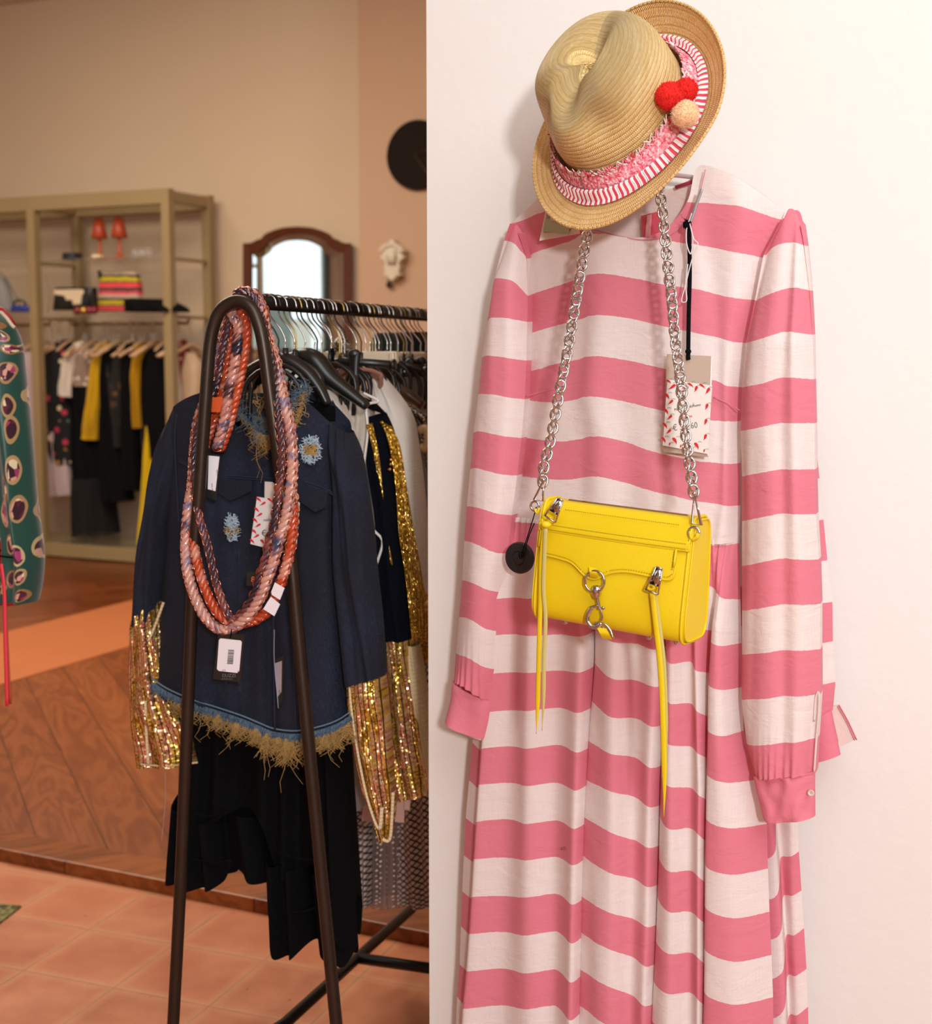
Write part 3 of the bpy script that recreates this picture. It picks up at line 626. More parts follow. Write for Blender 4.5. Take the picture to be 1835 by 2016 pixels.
# floor mat corner
mb = MB(); mb.prism([PZ(x, y, .006) for x, y in ((-120, 1770), (42, 1782), (0, 1815), (-200, 1880))], V((0, 0, -.006)))
t = NT('mat_pattern'); v = t.uv(which='Object'); M_mat = t.out(t.ramp(t.noise(v, 30, 3), [(.4, '3a3418'), (.5, '8a8450'), (.6, '4c4a22')]), .9)
tag(mb.build('floor_mat', M_mat, smooth=False), 'corner of an olive green patterned mat on the tiles at the left edge', 'mat')
# ================================================================== GARMENT RACK
HR = 1.59
RA = PZ(470, 592, HR); RB = PZ(840, 622, HR); RD = (RB-RA).normalized(); RN = V((RD.y, -RD.x, 0))   # RD along the rail, RN to the right
PR0 = Plane(RA, RN)
def sx(px):   # distance along the rail of the pixel column px
    r = ray(px, 600); # solve in plan
    det = RD.x*(-r.y)+r.x*RD.y; dx, dy = -RA.x, -RA.y
    return (dx*(-r.y)+r.x*dy)/det
def RP(px, dy=0.0): s = sx(px)+dy; return Plane(RA+RD*s, RN)
M_iron = plain('dark_brown_steel', '3e332b', .38, .75, var=.2, vs=30, bump=.1, bs=90)
M_blkst = plain('black_steel', '1a1716', .35, .6)
rack = thing('clothes_rack', 'dark steel clothes rack with a narrow arched end frame, loaded with hangers', 'clothes rack', V((RA.x, RA.y, 0)))
zb = .14
legL = [(329, 2222), (341, 2016), (357, 1700), (380, 1150), (393, 960), (404, 800), (412, 690), (421, 640), (437, 608), (466, 593)]
legR = [(466, 593), (492, 604), (508, 634), (519, 680), (531, 770), (542, 850), (556, 960), (571, 1080), (592, 1300), (626, 1650), (662, 2016), (684, 2240)]
PT = lambda x, y: PR0.at(x, y)
pts = [PT(x, y) for x, y in legL]+[PT(x, y) for x, y in legR[1:]]
fL, fR = pts[0].copy(), pts[-1].copy(); fL.z = fR.z = zb
arch = cr([pts[0]]+pts[1:-1]+[pts[-1]], 6)
mb = MB(); mb.tube(arch, .0112, 14); 
mb.tube([V((arch[0].x, arch[0].y, 0)), arch[0]], .0112, 10); mb.tube([V((arch[-1].x, arch[-1].y, 0)), arch[-1]], .0112, 10); mb.build('end_frame', M_iron, rack)
SL = 1.42
mb = MB(); mb.tube([p+RD*SL for p in arch], .0125, 10); mb.tube([V((arch[0].x, arch[0].y, 0))+RD*SL, arch[0]+RD*SL], .0125, 8); mb.tube([V((arch[-1].x, arch[-1].y, 0))+RD*SL, arch[-1]+RD*SL], .0125, 8)
# the far end stands on the raised floor
M_ = mb
mb.build('end_frame', M_iron, rack)
mb = MB(); mb.tube([RA+V((0, 0, 0)), RA+RD*SL], .0125, 14); mb.build('hanging_rail', M_blkst, rack)
b0 = PZ(560, 2016, zb); b1 = PZ(826, 1775, zb); bd = (b1-b0).normalized(); q0 = b0-bd*((b0-fL).dot(bd)); 
mb = MB(); mb.tube([fL, b0, b1], .0125, 10); mb.build('base_rail', M_blkst, rack)
off = fR-fL; mb = MB(); mb.tube([fR, b0+off, b1+off], .0125, 10); mb.build('base_rail', M_blkst, rack)
c0 = PZ(702, 1886, zb); mb = MB(); mb.tube([c0, c0+off.normalized()*off.length], .0125, 10); mb.build('cross_bar', M_blkst, rack)
# ------------------------------------------------------------------ hangers
M_pl = plain('black_hanger_plastic', '1b1715', .33, bump=.03); M_vel = cloth('black_velvet', '050405', .95, sheen=0)
M_dst = plain('dark_wire', '3a332c', .35, .8); M_gst = plain('gilt_wire', 'b89a58', .3, .9)
def hook_mesh(mb, s, dx=.012, drop=.088, sway=0):
    o = RA+RD*s; Z = V((0, 0, 1)); R = .0155
    pts = [o+RN*(R*1.15)+Z*-.006, o+RN*(R*math.cos(.5))+Z*(R*math.sin(.5)+.001), o+Z*R, o-RN*(R*.8)+Z*(R*.75), o-RN*(R*1.2)+Z*-.002, o-RN*(R*1.0)+Z*-.022, o+RN*(dx*.2)+Z*-.043, o+RN*dx+Z*-.062, o+RN*(dx)+Z*-.072, o+RN*dx-Z*drop]
    mb.tube(cr(pts, 5), .0016, 6)
    return o+RN*dx-Z*drop
def coat_hanger(px, label, mat, arms, group=None, wire=None, r=(.010, .016, .019, .016, .010), flat=.7):
    s = sx(px); o = RA+RD*s; h = thing('coat_hanger', label, 'hanger', o, group)
    mb = MB(); e = hook_mesh(mb, s); mb.build('hook', wire or M_steel, h)
    P = Plane(o, RN); q = cr([P(x, y) for x, y in arms], 6); n = len(q)
    rr = [interp([(i/(len(r)-1), v) for i, v in enumerate(r)], k/(n-1)) for k in range(n)]
    mb = MB(); mb.tube([e+V((0, 0, .01)), e-V((0, 0, .02))], .006, 8); mb.tube(q, rr, 12, flat=flat); mb.build('arm', mat, h)
    return h
coat_hanger(548, 'big black plastic coat hanger inside the denim jacket', M_pl, [(398, 815), (455, 772), (498, 728), (556, 708), (598, 728), (628, 762), (646, 796)])
coat_hanger(588, 'big black plastic coat hanger just behind the denim jacket', M_pl, [(478, 780), (530, 730), (592, 702), (622, 710), (652, 745), (690, 775), (722, 800)], r=(.01, .018, .026, .02, .012))
coat_hanger(640, 'black velvet hanger with a pointed arm end poking out of the cream top', M_vel, [(600, 745), (630, 738), (660, 752), (700, 780), (735, 800), (762, 817)], r=(.006, .012, .016, .018, .02, .003), flat=.35)
coat_hanger(735, 'dark brown rounded hanger arm carrying the silver glitter top', plain('brown_plastic', '4a3628', .3), [(690, 760), (720, 742), (750, 740), (778, 760), (808, 780), (832, 798)], r=(.008, .012, .012, .014, .018, .013))
ON = ['first','second','third','fourth','fifth','sixth','seventh','eighth','ninth','tenth','eleventh','twelfth','thirteenth','fourteenth']
ORD = [w_+' right of the arched end' for w_ in ON]+[w_+' counting leftward from the white pier' for w_ in ON[::-1]]
for k, px in enumerate((527, 536, 568, 577, 602, 611, 622, 633, 648, 660, 668, 677, 690, 700, 713, 722, 730, 743, 753, 765, 774, 783, 793, 802, 811, 822, 831, 838)):
    s = sx(px+random.uniform(-2, 2)); o = RA+RD*s
    m, cn = ((M_steel, 'chrome'), (M_dst, 'dark'), (M_steel, 'chrome'), (M_gst, 'gilt'), (M_steel, 'chrome'), (M_dst, 'dark'))[k % 6]
    h = thing('wire_hanger', '%s wire hanger hook on the rail, %s' % (cn, ORD[k]), 'hanger', o, 'wire hanger hooks on the rack rail')
    mb = MB(); e = hook_mesh(mb, s, random.uniform(.004, .02), random.uniform(.08, .10)); mb.build('hook', m, h)
    aw = .06; mb = MB(); mb.tube(cr([e-RN*aw+V((0, 0, -.13)), e-RN*.05+V((0, 0, -.05)), e-V((0, 0, .02)), e+RN*.05+V((0, 0, -.05)), e+RN*aw*.8+V((0, 0, -.12))], 4), .0045, 6); mb.tube([e, e-V((0, 0, .022))], .004, 6); mb.build('arm', M_pl, h)
# clip hangers
def clip_hanger(px, label, y, x0, x1, clips, mat, big=None):
    s = sx(px); o = RA+RD*s; P = Plane(o, RN); h = thing('trouser_hanger', label, 'hanger', o)
    mb = MB(); e = hook_mesh(mb, s, .01, .09); mb.build('hook', M_steel, h)
    a, b = P(x0, y), P(x1, y+ (2 if x1 > x0 else 0)); mb = MB(); mb.tube([a, e-V((0, 0, .012)), b] if e.x > a.x and e.x < b.x else [a, b], .0075, 8)
    mb.tube([P(x1-6, y+2), P(x1, y+2)], .011, 12); mb.build('bar', mat, h)
    for cx, cy, cw, ch in clips:
        mb = MB(); 
        def fn(u, v): 
            th_ = u*2*PI; rr = cw/2*(1-.25*math.sin(v*PI)); q = P(cx+rr*math.cos(th_), lerp(cy, cy+ch, v), .012+.006*math.sin(th_)*(1 if v < .98 else .4)); return q
        mb.grid(fn, 16, 10, closeu=True); mb.ball(P(cx, cy+3, .012), .010, 12, sc3=(1.3, .8, 1)); mb.build('clip', mat, h)
clip_hanger(662, 'black trouser hanger with one wide flat clip', 716, 648, 778, [(702, 694, 24, 76)], M_pl)
clip_hanger(760, 'black trouser hanger with round clips near the white pier', 729, 742, 842, [(790, 716, 24, 40)], M_pl)
clip_hanger(792, 'black trouser hanger with round clips, furthest along the rail', 724, 770, 842, [(812, 711, 20, 30), (832, 708, 18, 30)], M_pl)
M_cp = plain('cream_plastic', 'd9c9ad', .4, var=.04)
for px, x0, x1, y, lb in ((712, 640, 784, 703, 'wide cream plastic trouser hanger behind the black clip hanger'), (806, 785, 840, 703, 'cream plastic trouser hanger next to the white pier')):
    s = sx(px); o = RA+RD*s; P = Plane(o, RN); h = thing('trouser_hanger', lb, 'hanger', o)
    mb = MB(); e = hook_mesh(mb, s, .008, .085); mb.build('hook', M_steel, h)
    a, b = P(x0, y), P(x1, y+2); mb = MB(); mb.box((a+b)/2, (b-a).length, .022, .026, (RN, RD, V((0, 0, 1)))); mb.build('bar', M_cp, h, smooth=False, bevel=.006)
    mb = MB(); c = P(x1-8, y+2, .012); mb.box(c, .012, .012, .024, (RN, RD, V((0, 0, 1)))); mb.build('clip', M_cp, h, smooth=False, bevel=.003)
# ------------------------------------------------------------------ materials for the garments
def mat_denim():
    t = NT('dark_denim'); u = t.uv(); x, y, z = t.sep(u)
    tw = t.math('SINE', t.math('MULTIPLY', t.math('ADD', x, y), 3600)); n = t.noise(t.uv(scale=(60, 9, 1)), 14, 4, .65); n2 = t.noise(u, 7, 3)
    c = t.ramp(t.math('ADD', t.math('MULTIPLY', n, .6), t.math('MULTIPLY', n2, .5)), [(.35, '05070f'), (.55, '0b1122'), (.72, '1a2742'), (.85, '2c3d5c')])
    fl = t.math('GREATER_THAN', t.noise(t.uv(scale=(1, .5, 1)), 900, 1), .735); c = t.mix(t.math('MULTIPLY', fl, .4), c, '7c6a40')
    t.bump(tw, .25, .0006); return t.out(c, .9, 0)
def mat_sequin(name, cols, sx_=260, pal=None, rough=.16, stripes=True, metal=.9):
    t = NT(name); u = t.uv(scale=(1.0, 1.25, 1)); n = t.n('ShaderNodeTexVoronoi', Vector=u, Scale=sx_, Randomness=.35); cr_ = t.sep(n.outputs[1])
    big = t.noise(t.uv(scale=(4.5, 1.0, 1)), 9, 3, .6); st = [(p, c) for p, c in cols]
    c = t.ramp(t.math('ADD', big, t.math('MULTIPLY', t.math('SUBTRACT', cr_[0], .5), .16)), st, 'CONSTANT')
    if stripes:
        x = t.sep(t.uv())[0]; f = t.math('FRACT', t.math('MULTIPLY', x, 115)); c = t.mix(t.math('LESS_THAN', f, .2), c, '5e4414')
    g = t.n('ShaderNodeNewGeometry').outputs['Normal']
    off = t.n('ShaderNodeVectorMath', _operation='SCALE', i0=t.n('ShaderNodeVectorMath', _operation='SUBTRACT', i0=n.outputs[1], i1=(.5, .5, .5)).outputs[0], Scale=.7).outputs[0]
    nn = t.n('ShaderNodeVectorMath', _operation='NORMALIZE', i0=t.n('ShaderNodeVectorMath', _operation='ADD', i0=g, i1=off).outputs[0]).outputs[0]
    t.set(t.b.inputs['Normal'], nn); return t.out(c, rough, metal)
M_den = mat_denim(); M_navy = cloth('navy_wool', '080b16', .95, var=.2, sheen=0)
M_seq = mat_sequin('gold_pink_sequins', [(0, 'c99a3c'), (.34, '94701e'), (.40, 'd9b04a'), (.47, 'e8c890'), (.52, 'e0a488'), (.565, 'c86a60'), (.595, 'e8b898'), (.64, 'a89448'), (.70, 'f4e0b0')], rough=.25, metal=.75)
M_seqg = mat_sequin('gold_sequins', [(0, 'b9862c'), (.42, '9a7222'), (.5, 'd9b04a'), (.6, 'f0d080')], 260, stripes=False)
M_cream = cloth('cream_knit', 'd8c096', .9, 900, .6, var=.1)
M_denst = plain('denim_stitch', '1b2236', .85); M_grey = cloth('grey_jersey', '8c8580', .9, var=.06); M_wh2 = cloth('white_jersey', 'e6dcd2', .9, var=.04)
M_fray = cloth('blue_frayed_denim', '6a8296', .95, var=.3); M_thr = plain('straw_threads', 'b08a4e', .8, var=.3, vs=40); M_thr2 = plain('pale_blue_threads', 'a9b8c4', .9, var=.2)
def strands(mb, base, n, ln, r=.0006, spread=.01, curl=.008, down=True, P=None, mi=0, seg=5):
    """n loose threads along pixel path base (on plane P at offset)"""
    pts = base; m = len(pts)
    for _ in range(n):
        t = random.random()*(m-1); i = min(int(t), m-2); p = pts[i].lerp(pts[i+1], t-i)
        L = ln*random.uniform(.35, 1.25)*(2.1 if random.random() < .05 else 1); d = V((random.uniform(-.5, .5), random.uniform(-.3, .1), -1 if down else random.uniform(-1, 1))).normalized()
        q = [p]; 
        for k in range(1, seg+1):
            q.append(p+d*(L*k/seg)+V((math.sin(k*1.7+_)*curl*k/seg, -abs(math.sin(_+k))*curl*.5, 0))*random.uniform(.3, 1))
        mb.tube(q, [r*(1-.5*k/seg) for k in range(seg+1)], 3, mi=mi, cap=False)
# ------------------------------------------------------------------ denim jacket
PJ = RP(552)
jk = thing('denim_jacket', 'dark denim jacket with frayed neck and hem and gold sequin cuffs, front of the rack', 'jacket', PJ(555, 715))
def col(x0, y0, x1, y1, mid=None): return [(0, x0, y0)]+([(mid[0], mid[1], mid[2])] if mid else [])+[(1, x1, y1)]
body = [(0.0, col(348, 812, 306, 1345, (.42, 330, 1035))), (.035, col(362, 800, 332, 1362, (.42, 352, 1035))), (.05, col(400, 780, 378, 1382)), (.055, col(440, 768, 425, 1398)), (.05, col(452, 772, 446, 1405)), (.058, col(474, 812, 476, 1415)), (.055, col(506, 845, 512, 1430)), (.062, col(536, 852, 541, 1440)), (.05, col(548, 846, 556, 1442)), (.058, col(572, 812, 585, 1444)),
        (.05, col(592, 770, 612, 1442)), (.055, col(606, 768, 632, 1436)), (.05, col(640, 800, 655, 1428, (.4, 650, 1040))), (.035, col(672, 835, 676, 1420, (.4, 664, 1040))), (0.0, col(690, 856, 690, 1410, (.4, 670, 1040)))]
mb = MB(); patch(mb, PJ, body, 6, 80, .05, .010, 11, wf=(7, 3)); mb.build('body', M_den, jk)
mb = MB(); lf = [(346, 806, 400, 782, .03), (322, 868, 392, 868, .045), (304, 950, 362, 950, .045), (290, 1030, 336, 1035, .045), (278, 1120, 325, 1125, .04), (269, 1225, 312, 1238, .035)]
loft(mb, PJ, lf, [(1.5, .006, 0, .1)], 24, 30, wr=.012, seed=5, exp=.8); mb.build('sleeve', M_den, jk)
mb = MB(); loft(mb, PJ, [(268, 1222, 318, 1180, .036), (264, 1270, 326, 1250, .04), (262, 1350, 340, 1340, .04), (266, 1430, 372, 1430, .04), (276, 1505, 389, 1501, .038)], [(2, .006, 0, .1)], 34, 30, wr=.012, seed=6, exp=.8); mb.build('sequin_cuff', M_seq, jk)
mb = MB(); mb.tube(pxpath(PJ, [(276, 1505), (330, 1508), (389, 1501)], .036), .002, 6); mb.build('cuff_hem', M_cream, jk); mb = MB(); mb.tube(pxpath(PJ, [(322, 1186), (312, 1214), (300, 1245), (292, 1262)], .044), .0028, 6); mb.build('cuff_opening', M_cream, jk); mb = MB(); mb.tube(pxpath(PJ, [(286, 1380), (288, 1440), (292, 1504)], .044), .003, 6); mb.build('cuff_binding', M_cream, jk)
PJr = Plane(PJ.o-PJ.Y*.02, PJ.X)
mb = MB(); loft(mb, PJr, [(652, 830, 692, 852, .03), (656, 890, 706, 892, .048), (664, 960, 719, 960, .05), (665, 1050, 732, 1050, .05), (664, 1127, 740, 1127, .045), (670, 1221, 750, 1215, .042), (684, 1348, 759, 1326, .04)], [(1.5, .006, 1, .1)], 26, 34, wr=.012, seed=8, exp=.8); mb.build('sleeve', M_den, jk)
PJc = Plane(PJ.o-PJ.Y*.02, PJ.X)
mb = MB(); loft(mb, PJc, [(686, 1345, 757, 1330, .036), (690, 1400, 764, 1390, .038), (700, 1470, 770, 1470, .036), (716, 1540, 776, 1550, .032), (734, 1600, 777, 1600, .026), (750, 1650, 768, 1652, .018)], [(2, .006, 0, .1)], 30, 30, wr=.01, seed=9, exp=.8); mb.build('sequin_cuff', M_seq, jk)
mb = MB(); mb.tube(pxpath(PJc, [(688, 1352), (692, 1400), (704, 1480), (720, 1560), (738, 1618), (748, 1630), (752, 1590)], .03), .0045, 8, flat=.6); mb.build('cuff_edge', M_cream, jk); mb = MB(); mb.tube(pxpath(PJc, [(748, 1600), (750, 1640), (757, 1654), (768, 1650), (772, 1600), (774, 1560)], .02), .003, 8); mb.build('cuff_binding', M_cream, jk)
# seams, yoke and pockets
mb = MB()
def seam(pts, off=.062, r=.0012, n=6): mb.tube(pxpath(PJ, pts, off, n), r, 5)
seam([(352, 905), (395, 925), (440, 935), (500, 940), (540, 942)], .06); seam([(352, 909), (395, 929), (440, 939), (500, 944), (540, 946)], .06)
seam([(348, 815), (344, 860), (346, 920), (350, 990), (352, 1030)], .05)
seam([(598, 948), (640, 962), (662, 975)], .056); seam([(598, 952), (640, 966), (662, 979)], .056)
seam([(668, 900), (658, 960), (655, 1040)], .05); seam([(538, 950), (539, 1100), (538, 1250), (541, 1438)], .064, .0018)
seam([(576, 960), (578, 1100), (577, 1250), (582, 1436)], .064, .001); seam([(470, 1080), (472, 1200), (476, 1400)], .062, .001); seam([(400, 1060), (398, 1200), (392, 1380)], .056, .001)
mb.build('stitching', M_denst, jk)
for nm, pg, o in (('pocket_flap', [(430, 944), (496, 946), (494, 968), (452, 988), (428, 972)], .066), ('pocket_flap', [(584, 952), (646, 966), (640, 1000), (620, 1010), (584, 985)], .066)):
    mb = MB(); mb.prism([PJ.at(x, y, o) for x, y in pg], PJ.Y*.006); mb.build(nm, M_den, jk, smooth=False, bevel=.002)
# distressed patches
for cx, cy, w_, h_, g in ((612, 886, 20, 26, 1), (457, 1040, 13, 28, 0)):
    mb = MB()
    for k in range(240 if g else 130):
        a = random.uniform(0, 2*PI); r_ = random.random()**.5; x = cx+w_*r_*math.cos(a); y = cy+h_*r_*math.sin(a)
        gold = 1 if (g and abs(x-cx) < 13 and abs(y-cy) < 10) or (not g and abs(y-cy-6) < 8 and random.random() < .4) else 0
        d = PJ.X*random.uniform(-1, 1)+V((0, 0, random.uniform(-1, 1)))*(.3 if gold else 1); d.normalize(); p = PJ.at(x, y, .068)
        L = random.uniform(.006, .013); mb.tube([p-d*L*.5, p-PJ.Y*.003, p+d*L*.5+V((0, 0, .002))], .0007, 3, mi=gold, cap=False)
    mb.build('distressed_patch', [M_thr2, M_thr], jk)
# collar inside: neck opening with worn lining and label
mb = MB(); mb.prism([PJ.at(x, y, .02) for x, y in ((462, 775), (596, 772), (592, 810), (566, 835), (538, 862), (504, 858), (476, 830))], PJ.Y*.004); mb.build('inner_yoke', cloth('grey_denim_inside', '3c4244', .95, var=.25), jk, smooth=False)
mb = MB(); mb.prism([PJ.at(x, y, .0225) for x, y in ((497, 818), (524, 822), (528, 862), (502, 858))], PJ.Y*.002)
mb.build('neck_label', plain('grey_label', '5a5856', .8), jk, smooth=False)
mb = MB(); mb.prism([PJ.at(x, y, .0235) for x, y in ((506, 826), (511, 827), (511, 846), (518, 847), (518, 851), (506, 850))], PJ.Y*.001); mb.build('label_letter', plain('label_black', '0c0c0c', .8), jk, smooth=False)
mb = MB(); ed = pxpath(PJ, [(456, 772), (470, 806), (490, 832), (512, 852), (536, 858), (556, 840), (572, 812), (590, 772), (604, 768)], .064)
strands(mb, ed, 110, .020, .0006, curl=.01, mi=0); strands(mb, ed, 260, .02, .0006, curl=.012, down=False, mi=1); strands(mb, pxpath(PJ, [(470, 772), (500, 790), (560, 792), (600, 772)], .03), 70, .025, .001, curl=.006, mi=0, down=False)
strands(mb, pxpath(PJ, [(500, 850), (520, 856), (540, 856)], .066), 60, .035, .0006, curl=.014, mi=0); strands(mb, pxpath(PJ, [(598, 780), (590, 810), (585, 835)], .066), 60, .014, .0008, curl=.008, mi=0, down=False)
mb.build('frayed_neck', [M_thr, M_fray], jk)
hem = [(300, 1342), (330, 1362), (378, 1383), (425, 1398), (476, 1415), (512, 1430), (541, 1441), (585, 1445), (632, 1436), (665, 1424), (690, 1408)]
mb = MB(); hp = pxpath(PJ, hem, .06); hp2 = [p-V((0, 0, .004)) for p in hp]
strands(mb, hp, 1500, .013, .0007, curl=.004, seg=3); strands(mb, hp, 1200, .012, .0007, curl=.004, seg=3, mi=1); mb.tube([p+V((0, 0, .006)) for p in hp], .0025, 6, flat=.5); mb.build('frayed_hem', [M_fray, plain('dull_denim_thread', '3a4a60', .9)], jk)
mb = MB(); hp = [p-V((0, 0, .010)) for p in hp]; strands(mb, hp[8:], 420, .026, .0007, curl=.014)
for x, y in ((430, 1405), (466, 1420), (505, 1432), (527, 1440), (548, 1450), (566, 1452), (572, 1456), (600, 1452), (640, 1446), (660, 1440), (684, 1425)):
    b = [PJ.at(x-3, y, .06), PJ.at(x+3, y, .06)]; strands(mb, b, 46, .045 if x in (527, 566, 572) else .03, .0008, curl=.012)
mb.build('straw_fringe', M_thr, jk)
mb = MB(); mb.tube(pxpath(PJ, [(324, 1506), (326, 1560), (322, 1620), (318, 1655)], .03), .0006, 4); mb.build('loose_thread', plain('pink_thread', 'b9908a', .9), jk)
# ------------------------------------------------------------------ black ruffled dress
PK = RP(574)
bd_ = thing('ruffled_dress', 'black dress with ruffled uneven hem behind the denim jacket', 'dress', PK(570, 760))
def rr(cols, hdb=.04, wr=.008, seed=1, nv=50): m_ = MB(); patch(m_, PK, cols, 5, nv, hdb, wr, seed, wf=(14, 1.5)); return m_
M_bd = cloth('black_crepe', '060608', .9, var=.3, sheen=0)
body = [(0, col(420, 800, 352, 1600)), (.03, col(430, 790, 372, 1610)), (.05, col(455, 785, 400, 1615)), (.03, col(470, 780, 420, 1612)), (.055, col(485, 780, 448, 1600)), (.03, col(500, 780, 470, 1590)), (.03, col(520, 780, 500, 1580)), (.055, col(550, 780, 540, 1605)), (.035, col(570, 780, 560, 1700)), (.06, col(585, 780, 585, 1710)), (.035, col(600, 780, 605, 1700)), (.06, col(620, 780, 640, 1680)), (.03, col(640, 790, 668, 1690)), (0, col(660, 800, 684, 1700))]
rr(body).build('body', M_bd, bd_)
r1 = [(0, col(352, 1560, 342, 1690)), (.05, col(362, 1575, 352, 1722)), (.03, col(375, 1590, 370, 1728)), (.065, col(392, 1600, 395, 1732)), (.04, col(408, 1604, 418, 1733)), (.07, col(425, 1602, 440, 1730)), (.03, col(444, 1596, 455, 1724)), (.01, col(446, 1594, 460, 1704)), (.03, col(470, 1590, 490, 1708)), (.05, col(490, 1592, 512, 1722)), (.03, col(508, 1600, 530, 1728)), (0, col(520, 1605, 544, 1730))]
rr(r1, .03, .006, 4, 26).build('ruffle', M_bd, bd_)
r2 = [(0, col(528, 1620, 538, 1728)), (.03, col(536, 1650, 541, 1760)), (.05, col(548, 1672, 553, 1800)), (.07, col(562, 1682, 566, 1858)), (.04, col(578, 1686, 585, 1864)), (.075, col(596, 1688, 604, 1858)), (.04, col(612, 1690, 622, 1842)), (.02, col(622, 1692, 634, 1840)), (.06, col(640, 1700, 656, 1860)), (.04, col(654, 1705, 676, 1882)), (.03, col(668, 1700, 692, 1888)), (0, col(690, 1600, 705, 1860))]
rr(r2, .03, .006, 7, 30).build('ruffle', M_bd, bd_)
rside = [(0, col(640, 1440, 648, 1760)), (.04, col(652, 1440, 664, 1800)), (.06, col(664, 1440, 682, 1830)), (.03, col(674, 1440, 698, 1850)), (0, col(682, 1440, 704, 1760))]
rr(rside, .03, .006, 9, 40).build('side_panel', M_bd, bd_)
mb = MB()
for ys in ([(376, 1690), (398, 1694), (420, 1698), (440, 1696), (455, 1692)], [(560, 1790), (580, 1796), (604, 1792), (622, 1786)], [(380, 1600), (410, 1606), (444, 1598)], [(548, 1676), (578, 1688), (620, 1694)]): mb.tube(pxpath(PK, ys, .072), .0022, 6)
mb.build('ruffle_seam', M_bd, bd_)
# ------------------------------------------------------------------ other garments on the rack
def garment(nm, label, cat, px, mat, rows, folds=(), part='body', wr=.01, seed=0, exp=.85, nu=22, nv=26, root=None, dy=0, group=None):
    P = RP(px, dy)
    if root is None: root = thing(nm, label, cat, P(px, 700), group)
    m_ = MB(); loft(m_, P, rows, folds, nu, nv, wr=wr, seed=seed, exp=exp); m_.build(part, mat, root); return root, P
garment('blouse', 'white blouse hanging between the denim jacket and the cream top', 'blouse', 604, M_wh2, [(612, 752, 664, 770, .03), (608, 800, 690, 838, .05), (610, 900, 704, 900, .055), (620, 1100, 712, 1100, .055), (640, 1300, 714, 1300, .055), (650, 1380, 714, 1380, .055)], [(2, .008, 0, .1)])
garment('skirt', 'plain grey skirt with a straight hem showing under the sequin cuffs', 'skirt', 612, M_grey, [(660, 1100, 714, 1100, .05), (668, 1350, 716, 1350, .055), (672, 1500, 716, 1500, .06), (675, 1590, 711, 1592, .06)], [(1.5, .008, 0, .1)])
r, P = garment('tank_top', 'sheer cream sleeveless top with piped edges slipping off a velvet hanger', 'top', 645, cloth('cream_chiffon', 'c9bcae', .9, var=.08), [(668, 753, 716, 776, .025), (676, 800, 734, 806, .035), (686, 860, 728, 850, .035), (698, 930, 722, 915, .035), (716, 990, 732, 980, .035), (724, 1050, 752, 1055, .035), (735, 1110, 752, 1085, .02)], [(3, .006, 0, 0)])
mb = MB(); mb.tube(pxpath(P, [(668, 753), (676, 800), (690, 868), (706, 950), (718, 1000)], .01), .0022, 6); mb.build('neck_piping', M_wh2, r); mb = MB(); mb.tube(pxpath(P, [(716, 774), (745, 790), (722, 800), (724, 850), (716, 930), (724, 1000), (734, 1040), (753, 1066), (742, 1110)], .03), .0026, 6); mb.build('piping', M_wh2, r)
r, P = garment('sequin_jacket', 'navy jacket with gold chain trims and sequin sleeves, next after the denim one', 'jacket', 652, M_navy, [(718, 826, 758, 812, .03), (726, 880, 774, 860, .045), (738, 960, 784, 950, .05), (748, 1050, 794, 1040, .05), (754, 1150, 802, 1140, .05), (760, 1256, 812, 1256, .048)], [(1.5, .006, 0, .1)])
garment('', '', '', 652, M_seq, [(756, 1252, 812, 1256, .045), (762, 1330, 822, 1330, .046), (768, 1420, 838, 1430, .045), (776, 1500, 852, 1510, .04), (790, 1572, 858, 1556, .035)], [(2, .008, 0, .1)], 'sequin_cuff', root=r)
mb = MB()
for k in range(5): mb.uo = k*.041; mb.tube(pxpath(P, [(722+k*2.6, 836-k), (736+k*2, 890), (748+k, 960), (757+k*.6, 1040), (770+k*.5, 1112)], .05), .0016, 5)
for k in range(11): mb.uo = k*.037; mb.tube(pxpath(P, [(752+k*1.8, 830+k), (768+k*1.9, 880), (780+k*2.0, 960), (786+k*2.9, 1050), (797+k*3.1, 1120), (806+k*3.0, 1200), (812+k*2.7, 1262)], .05), .00135, 6)
mb.build('chain_trim', M_seqg, r)
mb = MB()
for x, y in ((740, 905), (742, 911), (752, 832), (756, 838), (762, 842), (769, 905), (769, 914), (767, 924), (794, 1080), (800, 1082)): mb.lathe([(.001, 0), (.004, 0), (.001, .001)], P.at(x, y, .055), 8, fr=(RN, V((0, 0, 1)), -P.Y), cap=False)
mb.build('gold_disc', plain('gold_disc', 'e8bf52', .12, 1.0), r)
garment('', '', '', 654, M_cream, [(806, 1262, 822, 1270, .03), (814, 1340, 834, 1340, .035), (826, 1440, 848, 1440, .035), (836, 1510, 858, 1510, .03), (838, 1562, 860, 1550, .025)], [(3, .003, 0, 0)], 'knit_side', root=r)
garment('sequinned_blouse', 'gold sequinned garment hanging between the navy jacket and the lace skirt', 'top', 700, M_seqg, [(782, 1000, 822, 1000, .04), (792, 1100, 836, 1100, .05), (806, 1200, 846, 1200, .05), (818, 1300, 850, 1300, .045)], [(3, .006, 0, .1)])
r, P = garment('white_jacket', 'white long-sleeved jacket near the right end of the visible rail', 'jacket', 700, M_wh2, [(738, 752, 752, 738, .03), (744, 810, 806, 812, .05), (752, 900, 822, 880, .055), (770, 1000, 834, 985, .055), (796, 1080, 840, 1068, .05), (818, 1132, 843, 1130, .045)], [(1.5, .006, 0, .1)])
